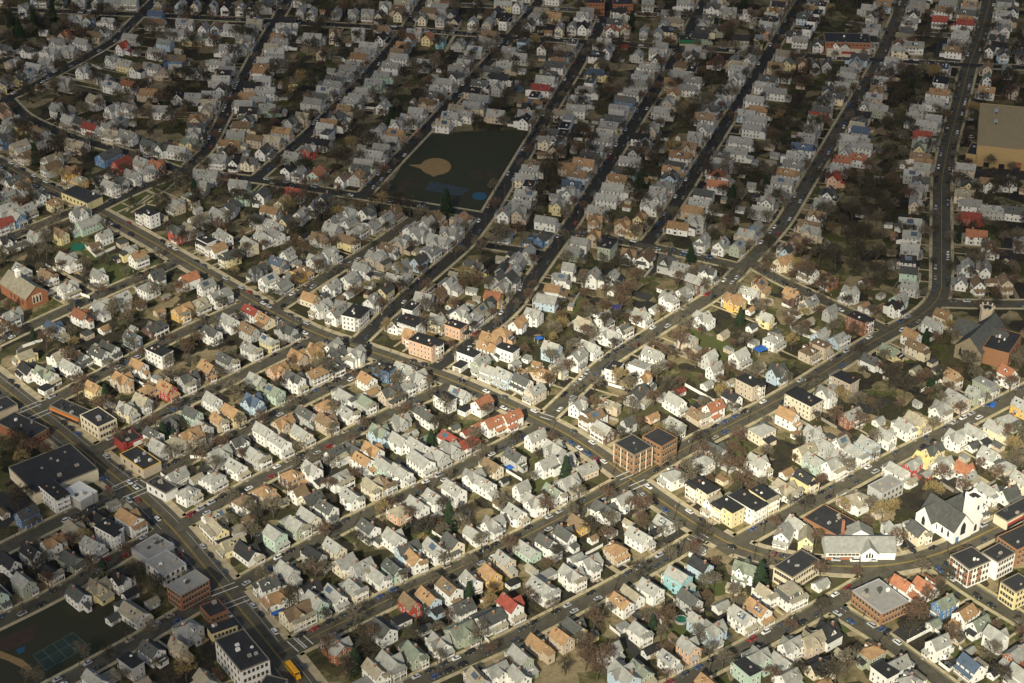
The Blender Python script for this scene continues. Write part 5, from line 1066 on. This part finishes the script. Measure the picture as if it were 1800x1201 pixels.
# school bus
p = at(516, 1184); sg = nearest_street(p, 1)[4]; d = sg[1] - sg[0]; yaw = math.atan2(d.y, d.x)
rt = empty('school_bus', (p.x, p.y, .2), yaw); tag(rt, 'yellow school bus on the avenue at the bottom edge', 'bus')
m = MB(); m.box(-4.6,-1.2,.55,3.4,1.2,2.7,'bus_yellow', None, True); m.add([(-4.6,-1.2,2.7),(3.4,-1.2,2.7),(3.4,1.2,2.7),(-4.6,1.2,2.7),(-4.6,-.9,3.0),(3.3,-.9,3.0),(3.3,.9,3.0),(-4.6,.9,3.0)], [(4,5,6,7),(0,1,5,4),(1,2,6,5),(2,3,7,6),(3,0,4,7)], 'bus_yellow'); m.build('body', rt)
m = MB(); m.add([(3.4,-1.1,.55),(4.9,-1.0,.55),(4.9,1.0,.55),(3.4,1.1,.55),(3.4,-1.1,1.7),(4.8,-.95,1.45),(4.8,.95,1.45),(3.4,1.1,1.7)], [(4,5,6,7),(0,1,5,4),(1,2,6,5),(2,3,7,6)], 'bus_yellow'); m.build('hood', rt)
for s in (-1, 1):
    m = MB(); m.box(-4.3, 1.2*s-.03, 1.7, 3.0, 1.2*s+.03, 2.4, 'glass', None, True); m.build('side_windows', rt)
m = MB(); m.box(3.38,-1.0,1.75,3.44,1.0,2.6,'glass', None, True); m.build('windscreen', rt)
for x in (-2.8, 3.3):
    for y in (-1.1, 1.1): link('wheel', WHEEL, rt, Matrix.Translation((x, y, .48)) @ Matrix.Scale(1.45, 4))
# ------------------------------------------------------------------ pools, sheds' neighbours, fences
def ring_pool(px, py, rad, label, wk='metal', water='pool_blue', nm='swimming_pool', cat='pool'):
    p = at(px, py, .8); root = empty(nm, (p.x, p.y, 0)); tag(root, label, cat); n_ = 20; m = MB(); w_ = MB()
    o = [(math.cos(2*math.pi*i/n_), math.sin(2*math.pi*i/n_)) for i in range(n_)]
    for i in range(n_):
        a, b = o[i], o[(i+1) % n_]
        m.add([(a[0]*rad,a[1]*rad,0),(b[0]*rad,b[1]*rad,0),(b[0]*rad,b[1]*rad,1.1),(a[0]*rad,a[1]*rad,1.1),(a[0]*(rad-.2),a[1]*(rad-.2),1.1),(b[0]*(rad-.2),b[1]*(rad-.2),1.1),(b[0]*(rad-.2),b[1]*(rad-.2),.7),(a[0]*(rad-.2),a[1]*(rad-.2),.7)], [(0,1,2,3),(3,2,5,4),(4,5,6,7)], wk)
    w_.add([(a[0]*(rad-.15), a[1]*(rad-.15), .85) for a in o], [tuple(range(n_))], water); m.build('wall', root); w_.build('water' if nm == 'swimming_pool' else 'mat', root)
mat('tarp_green', (.02,.13,.08), 0.6); mat('tarp_blue', (.03,.12,.42), 0.6, 0.05); mat('tarp_purple', (.05,.05,.16), 0.6)
ring_pool(1197,1089,2.6,'round green-covered pool in the yard behind the turquoise house','metal','tarp_green')
ring_pool(137,434,4.0,'round green garden trampoline beside the pale stone house at the left','tarp_green','tarp_green')  # a trampoline, made with the pool ring and green tarp
ring_pool(1085,540,2.6,'round purple covered pool among the bare brown trees','tarp_purple','tarp_purple')
ring_pool(757,960,2.2,'round blue pool behind the light blue gabled house','tarp_blue','pool_blue'); ring_pool(100,645,1.6,'small round purple paddling pool by the white terrace','tarp_purple','tarp_purple')
ring_pool(1408,577,2.8,'round blue pool inside a white fence on the right hillside','trim','pool_blue'); ring_pool(1745,711,1.6,'small blue pool under the mint green house','tarp_blue','tarp_blue')
def slab(px, py, lx, ly, yaw, h, mk, nm, label, cat):
    p = at(px, py, h); r_ = empty(nm, (p.x, p.y, 0), yaw); tag(r_, label, cat); m = MB()
    m.add([(-lx,-ly,h),(lx,-ly,h),(lx,ly,h),(-lx,ly,h),(0,0,h+.5)], [(0,1,4),(1,2,4),(2,3,4),(3,0,4)], mk); m.build('cover', r_)
    for x in (-lx, lx):
        for y in (-ly, ly): 
            m = MB(); m.box(x-.06, y-.06, 0, x+.06, y+.06, h, 'trim'); m.build('pole', r_)
slab(1337,613,3.2,2.6,.6,2.2,'tarp_blue','canopy','bright blue yard canopy inside a white wall on the right','canopy')
slab(948,594,2,1.6,.6,2.2,'tarp_blue','canopy','blue yard canopy in the brown yard left of the middle road','canopy'); slab(795,531,2,1.6,.6,2.0,'tarp_blue','canopy','small sky blue canopy behind the white flat-roofed house','canopy')
slab(488,1076,2.6,1.2,.6,2.0,'tarp_blue','canopy','blue tarp canopy below the orange-roofed house on the avenue','canopy'); slab(896,821,1.8,1.6,.6,2.0,'tarp_blue','canopy','blue canopy beside the cream brown-roofed house','canopy')
FENCES = [('1594,1131 1640,1107 1652,1118','long white wall behind the square brick building'),('1650,1168 1668,1182 1688,1166','white fence round the yard of the blue-roofed house'),('1686,1141 1703,1157','short white fence by the blue-roofed house driveway'),('1619,690 1652,672 1668,681','thick white wall round the yard beside the big tan house'),('1204,679 1256,708','white fence above the red-roofed dormer house'),
 ('1248,378 1283,383','white fence in the shaded yards on the right'),('1384,553 1400,564 1388,574 1392,583 1425,596','white fence round the round blue pool'),('1304,352 1314,338 1350,342','white fence loop in the shaded back yards'),('1072,1105 1090,1120','white trailer-like fence beside the yellow house'),('760,938 782,953','pale fence in the wooded back yard'),
 ('88,513 103,507 158,525','white fence round the garden of the brick church neighbour'),('150,435 168,453 203,437','white fence round the brown garage'),('845,1117 860,1132','white fence beside the green bungalow'),('1150,1082 1163,1098','pale sand pit edge'),('1210,603 1200,597','white fence stub by the middle road'),('335,806 358,806 381,822 372,835','white wall round the black car park'),('30,622 40,612 75,600','white wall behind the yellow long house'),
 ('283,836 296,845','pale fence'),('162,118 175,122 196,118 205,108','curving white wall in the far shaded yards'),('610,176 634,178 637,172','white fence corner in the far shaded lot'),('620,190 660,193','white fence beside the far white gabled house')]
for s, lab in FENCES:
    q = [at(x, y) for x, y in P(s)]; root = empty('fence', q[0]); n_ = len(s.split())
    tag(root, lab if len(lab.split()) >= 4 else 'short pale fence by the white corner shop', 'fence')
    for i in range(len(q) - 1):
        a, b = q[i] - q[0], q[i+1] - q[0]; d = (b - a); L = d.length; Mx = Matrix.Translation(a) @ Matrix.Rotation(math.atan2(d.y, d.x), 4, 'Z')
        m = MB(); m.box(0, -.05, .05, L, .05, 1.75, 'trim', Mx, True); m.build('panel', root)
        k = max(1, int(L / 3))
        for j in range(k): m = MB(); m.box(L*j/k - .08, -.09, 0, L*j/k + .08, .09, 1.9, 'trim', Mx); m.build('post', root)
# driveways beside the houses, some with a car; fences along the lot lines
mat('gravel', (.21,.175,.115), 0.95, 0.15, 0.6, 0.3)
dw = MB(); dz = 0; yard = []
for h in HOUSES:
    if h.st == 1 or h.front is None or h.ns is None or rc.random() < .35: continue
    f = h.front.normalized(); sd2 = Vector((-f.y, f.x, 0)) * rc.choice((-1, 1)); hd = halfdim(h, sd2); o = h.pos + sd2*(hd + 1.6)
    st_ = h.ns[4]; dist = h.ns[1] - st_[2] - .1
    a = o + f*(h.ns[1] - st_[2] - .05 if False else max(0, (h.front.length - st_[2] - st_[3] - .6))); b = o - f*rc.uniform(4, 11)
    md = (a + b)/2
    if on_road(a, -1, .3) or on_road(b, -1, 1.5) or in_block(md, 1) or not clear_of_houses(md, 1.2) or not clear_of_houses(b, 1.2): continue
    dz += 1; z = .03 + .0008*(dz % 40); wv = sd2*1.2
    dw.add([(a - wv).to_tuple()[:2] + (z,), (a + wv).to_tuple()[:2] + (z,), (b + wv).to_tuple()[:2] + (z,), (b - wv).to_tuple()[:2] + (z,)], [(0,1,2,3)], rc.choice(('tarmac', 'tarmac', 'asphalt', 'gravel', 'paving')))
    if len(CARS) < 297 and rc.random() < .42: car(md + f*rc.uniform(-2, 3), math.atan2(f.y, f.x), rc.choices(list(CC), [2.6, 3.4, 6, 6, 1.0, 2.0, 1.2])[0], rc.random() < .35, .05)
    if len(yard) < 110 and h.py > 420 and rc.random() < .5: yard.append((o + sd2*1.6 - f*1, b + sd2*1.6 - f*3))
    elif len(yard) < 110 and h.py > 420 and rc.random() < .5: yard.append((b - f*1.5 - sd2*7, b - f*1.5 + sd2*3))
for h in HOUSES:      # front walks
    if h.st == 1 or h.front is None or h.ns is None: continue
    L_ = h.front.length; f = h.front / L_; a = h.pos + f*(halfdim(h, f) + 1.2); b = h.pos + f*(L_ - h.ns[4][2] - .6); sd2 = Vector((-f.y, f.x, 0))*.6
    if (b - a).dot(f) < .6: continue
    dw.add([((a - sd2).x, (a - sd2).y, .028), ((a + sd2).x, (a + sd2).y, .028), ((b + sd2).x, (b + sd2).y, .028), ((b - sd2).x, (b - sd2).y, .028)], [(0,1,2,3)], 'paving')
dm_ = dw.build('driveways'); tag(dm_, kind='structure')
YF = []
for a, b in yard:
    md = (a + b)/2
    if any(not clear_of_houses(q, .3) or on_road(q, -1, 1) or in_block(q, .3) for q in (a, b, md)): continue
    d = b - a; L = d.length; root = empty('fence', (a.x, a.y, 0), math.atan2(d.y, d.x)); wt = rc.random() < .45
    m = MB(); m.box(0, -.04, .05, L, .04, 1.6, 'trim' if wt else 'deck', None, True); m.build('panel', root)
    for j in range(int(L / 3) + 1): m = MB(); m.box(j*3 - .07, -.08, 0, j*3 + .07, .08, 1.75, 'trim' if wt else 'deck'); m.build('post', root)
    YF.append((root, md, wt))
# utility poles along the streets
POLES = []
pm_ = MB(); tube(pm_, Vector((0,0,0)), Vector((0,0,9.5)), .16, .11, 'bark', 8); PME = pm_.mesh('post'); pa = MB(); pa.box(-1.1,-.06,8.6,1.1,.06,8.75,'bark', None, True); PAE = pa.mesh('crossarm')
pt_ = MB(); pt_.box(.18,-.2,7.0,.55,.2,7.9,'metal', None, True); PTE = pt_.mesh('transformer')
for si, (nm, hw, pv, pts) in enumerate(STR):
    sp = side_pts(pts, hw + .5); acc = 20.0
    for i in range(1, len(sp) - 1):
        acc += (sp[i] - sp[i-1]).length
        if acc < 38: continue
        q = to_px(sp[i])
        if not (0 < q[0] < 1800 and 330 < q[1] < 1201) or on_road(sp[i], si, 1): continue
        acc = 0; d = sp[i+1] - sp[i-1]; root = empty('utility_pole', (sp[i].x, sp[i].y, .2), math.atan2(d.y, d.x) + 1.57)
        link('post', PME, root); link('crossarm', PAE, root)
        if rc.random() < .3: link('transformer', PTE, root)
        POLES.append((root, Vector((sp[i].x, sp[i].y, 0))))
# ------------------------------------------------------------------ the cloud bank whose shade covers the far streets and the near left corner
SHX = [0, 150, 300, 450, 600, 750, 900, 1050, 1200, 1350, 1500, 1650, 1800]
SHADE = [(-60,[1]*13),(60,[1]*13),(170,[1,1,1,1,1,1,1,1,1,1,1,1,1]),(250,[.85,.85,.9,.95,1,1,1,1,1,1,1,1,1]),
 (320,[.6,.65,.72,.8,.9,1,1,1,1,1,1,1,1]),(400,[.35,.38,.4,.45,.6,.7,.85,.75,.75,.85,1,.85,.8]),(470,[.25,.22,.22,.28,.42,.6,.65,.5,.42,.28,.7,.8,.75]),
 (530,[.2,.16,.15,.2,.3,.38,.3,.12,0,0,.45,.6,.6]),(600,[.2,.18,.18,.15,.12,.1,.05,0,0,.1,.38,.45,.4]),(670,[.12,.1,.16,.15,.1,.05,0,0,0,.1,.35,.32,.1]),
 (740,[.22,.12,.12,.1,.08,.05,0,0,0,0,.05,0,0]),(850,[.65,.4,.15,.1,.08,.05,.03,0,0,0,0,0,0]),(950,[.7,.45,.15,.12,.12,.08,.05,.04,0,0,0,0,0]),
 (1050,[.78,.6,.3,.22,.18,.14,.12,.08,.05,.03,0,0,0]),(1150,[.9,.85,.6,.38,.3,.22,.2,.16,.12,.1,.1,.08,.06]),(1260,[1,1,.9,.6,.4,.3,.25,.2,.2,.15,.15,.12,.1])]
def shade(px, py):
    px = max(0, min(1799, px)); py = max(-60, min(1259, py)); i = int(px // 150); t = px / 150 - i
    for k in range(len(SHADE) - 1):
        y0, r0_ = SHADE[k]; y1, r1_ = SHADE[k+1]
        if y0 <= py <= y1:
            s = (py - y0) / (y1 - y0); a = r0_[i] + (r0_[i+1] - r0_[i])*t; b = r1_[i] + (r1_[i+1] - r1_[i])*t
            return a + (b - a)*s
    return 1
from mathutils import noise
CLZ = 1500.0; OFF = SUNV * (CLZ / SUNV.z); OFF.z = 0
DENS, TAU = 0.02, 2.7
m = bpy.data.materials.new('cloud_vapour'); m.use_nodes = True; n = m.node_tree.nodes; n.clear()
mo = n.new('ShaderNodeOutputMaterial'); pv_ = n.new('ShaderNodeVolumePrincipled'); pv_.inputs['Color'].default_value = (.95,.95,.97,1); pv_.inputs['Density'].default_value = DENS
m.node_tree.links.new(pv_.outputs[0], mo.inputs['Volume']); MATS['cloud_vapour'] = m
cb = MB(); GXS = list(range(-560, 561, 14)); GYS = list(range(420, 1601, 14)); top = []; bot = []
for gy in GYS:
    for gx in GXS:
        q = to_px((gx, gy, 0)); s = shade(*q)
        edge = min(1, (gx + 560)/60, (560 - gx)/60, (gy - 420)/60, (1600 - gy)/60)
        nz = noise.fractal(Vector((gx, gy, 0)) * .008, 1.0, 2.0, 4)
        tau = max(0, s*TAU*(1 + .22*nz)) * max(0, edge)
        th = tau * SUNV.z / DENS
        top.append((gx + OFF.x, gy + OFF.y, CLZ + .8*th + .05)); bot.append((gx + OFF.x, gy + OFF.y, CLZ - .2*th - .05))
nx = len(GXS); N = len(top); f = []
for j in range(len(GYS) - 1):
    for i in range(nx - 1):
        a = j*nx + i; f.append((a, a+1, a+nx+1, a+nx)); f.append((N+a, N+a+nx, N+a+nx+1, N+a+1))
for i in range(nx - 1): f.append((i+1, i, N+i, N+i+1)); a = (len(GYS)-1)*nx + i; f.append((a, a+1, N+a+1, N+a))
for j in range(len(GYS) - 1): a = j*nx; f.append((a, a+nx, N+a+nx, N+a)); a = j*nx + nx - 1; f.append((a+nx, a, N+a, N+a+nx))
cb.add(top + bot, f, 'cloud_vapour'); tag(cb.build('cloud'), kind='structure')

# ------------------------------------------------------------------ labels: look first, then the nearest landmark or plain-to-see house
ORD = ['nearest','second nearest','third nearest','fourth nearest','fifth nearest','sixth nearest','seventh nearest','eighth nearest','ninth nearest','tenth nearest','eleventh nearest','twelfth nearest']
ANCH = [(s, x, y) for s, x, y, o in LAND]
def side_of(ax, ay, x, y):
    dx, dy = x - ax, y - ay
    if abs(dx) > abs(dy): return 'right of' if dx > 0 else 'left of'
    return 'below' if dy > 0 else 'above'
USED = set()
def place_words(items, anchors, cap=12):
    """items: (key, px, py, wants); returns index -> (ordinal, side, anchor): rank among the same look on one side of an anchor"""
    by = defaultdict(list)
    for i, it in enumerate(items): by[it[0]].append(i)
    out = {}
    for key, ids in by.items():
        tab = {}
        for an, ax, ay in anchors:
            sec = defaultdict(list)
            for i in ids: sec[side_of(ax, ay, items[i][1], items[i][2])].append((math.hypot(items[i][1]-ax, items[i][2]-ay), i))
            for sd_, l_ in sec.items():
                l_.sort()
                for k, (d, i) in enumerate(l_[:cap]):
                    if d < 3: continue
                    c = k*90 + d
                    if i not in tab or c < tab[i][0]: tab[i] = (c, ORD[k], sd_, an)
        for i in ids:
            if i in tab: out[i] = tab[i][1:]
    return out
def look(h):
    wn, rn = WALL[h.w][0], ROOF[h.r][0]
    if h.st == 1: return '%s %s garage with %s roof' % (wn, 'flat' if h.t == 'b' else 'low gabled', rn)
    if h.t == 'F': return '%s flat-topped house with %s roof' % (wn, rn)
    return '%s %s house with %s roof' % (wn, {'f':'gabled','s':'gabled','x':'cross-gabled','h':'hip-roofed','m':'mansard'}[h.t], rn)
cnt = defaultdict(list)
for h in HOUSES: cnt[(h.w, h.r)].append(h)
anch_h = []
for (w_, r_), l_ in cnt.items():
    n_ = [h for h in l_ if h.obj and h.st > 1]
    if len(n_) == 1 and (w_ not in 'wg' or r_ in 'r') and l_[0] is n_[0]: 
        h = n_[0]; x, y = to_px(h.pos + Vector((0,0,6))); anch_h.append((h, 'the %s-roofed %s house' % (ROOF[r_][0].replace(' ','-'), WALL[w_][0]), x, y))
GRP = {'house': 'wooden houses standing along the streets', 'garage': 'small garages and sheds in the back yards', 'apartment_house': 'flat-roofed apartment houses among the wooden houses'}
items = []
for h in HOUSES:
    x, y = to_px(h.pos + Vector((0, 0, h.E))); items.append((look(h), x, y))
A1 = [a for a in ANCH if a[1] > -5]
pw = place_words(items, A1 + [a[1:] for a in anch_h])
solo = {h for h, *_ in anch_h}
pw2 = place_words(items, A1)
for i, h in enumerate(HOUSES):
    if not h.obj: continue
    base = h.obj.name.split('.')[0]; lk = items[i][0]; src = pw2 if h in solo else pw
    o, s, a = src[i] if i in src else (src.get(i) or pw.get(i) or ('', 'near', 'the photo edge'))
    tag(h.obj, ('%s %s, %s %s' % (o, lk, s, a)) if len(('%s %s, %s %s' % (o, lk, s, a)).split()) < 17 else ('%s %s, %s %s' % (o, lk.replace('low gabled ', 'gabled ').replace('flat-topped house with', 'flat-topped house,').replace(' house with ', ' house, '), s, a.replace('the ', ''))), {'house':'house','garage':'garage','apartment_house':'apartment house'}[base], GRP[base])
it2 = [(TWORD[k] + ' tree', *to_px(p + Vector((0,0,5*s)))) for _, k, p, s in TOBJ]
AA = A1 + [a[1:] for a in anch_h]
pt2 = place_words(it2, AA)
for i, (root, k, p, s) in enumerate(TOBJ):
    o, sd_, a = pt2[i]; tag(root, '%s %s, %s %s' % (o, it2[i][0], sd_, a), 'tree', 'trees in the yards and along the streets')
it3 = [(k + (' van' if van else ' car'), *to_px(p)) for _, k, van, p in CARS]; pc = place_words(it3, AA)
for i, (root, k, van, p) in enumerate(CARS):
    o, sd_, a = pc[i]; tag(root, '%s %s %s, %s %s' % (o, k, 'van' if van else 'car', sd_, a), 'van' if van else 'car', 'cars on the streets and in the yards')
it4 = [('pole', *to_px(p)) for _, p in POLES]; pp = place_words(it4, AA)
for i, (root, p) in enumerate(POLES):
    o, sd_, a = pp[i]; tag(root, '%s brown wooden utility pole, %s %s' % (o, sd_, a), 'utility pole', 'wooden utility poles along the pavements')
it5 = [('white' if wt else 'weathered brown', *to_px(q)) for _, q, wt in YF]; py5 = place_words(it5, AA)
for i, (root, q, wt) in enumerate(YF):
    o, sd_, a = py5[i]; tag(root, '%s straight %s yard fence, %s %s' % (o, it5[i][0], sd_, a), 'fence', 'board fences between the yards')
S.cycles.use_adaptive_sampling = True; S.cycles.transparent_max_bounces = 12; S.cycles.max_bounces = 5; S.cycles.diffuse_bounces = 2
print('houses', len(HOUSES), 'objects', len(bpy.data.objects))
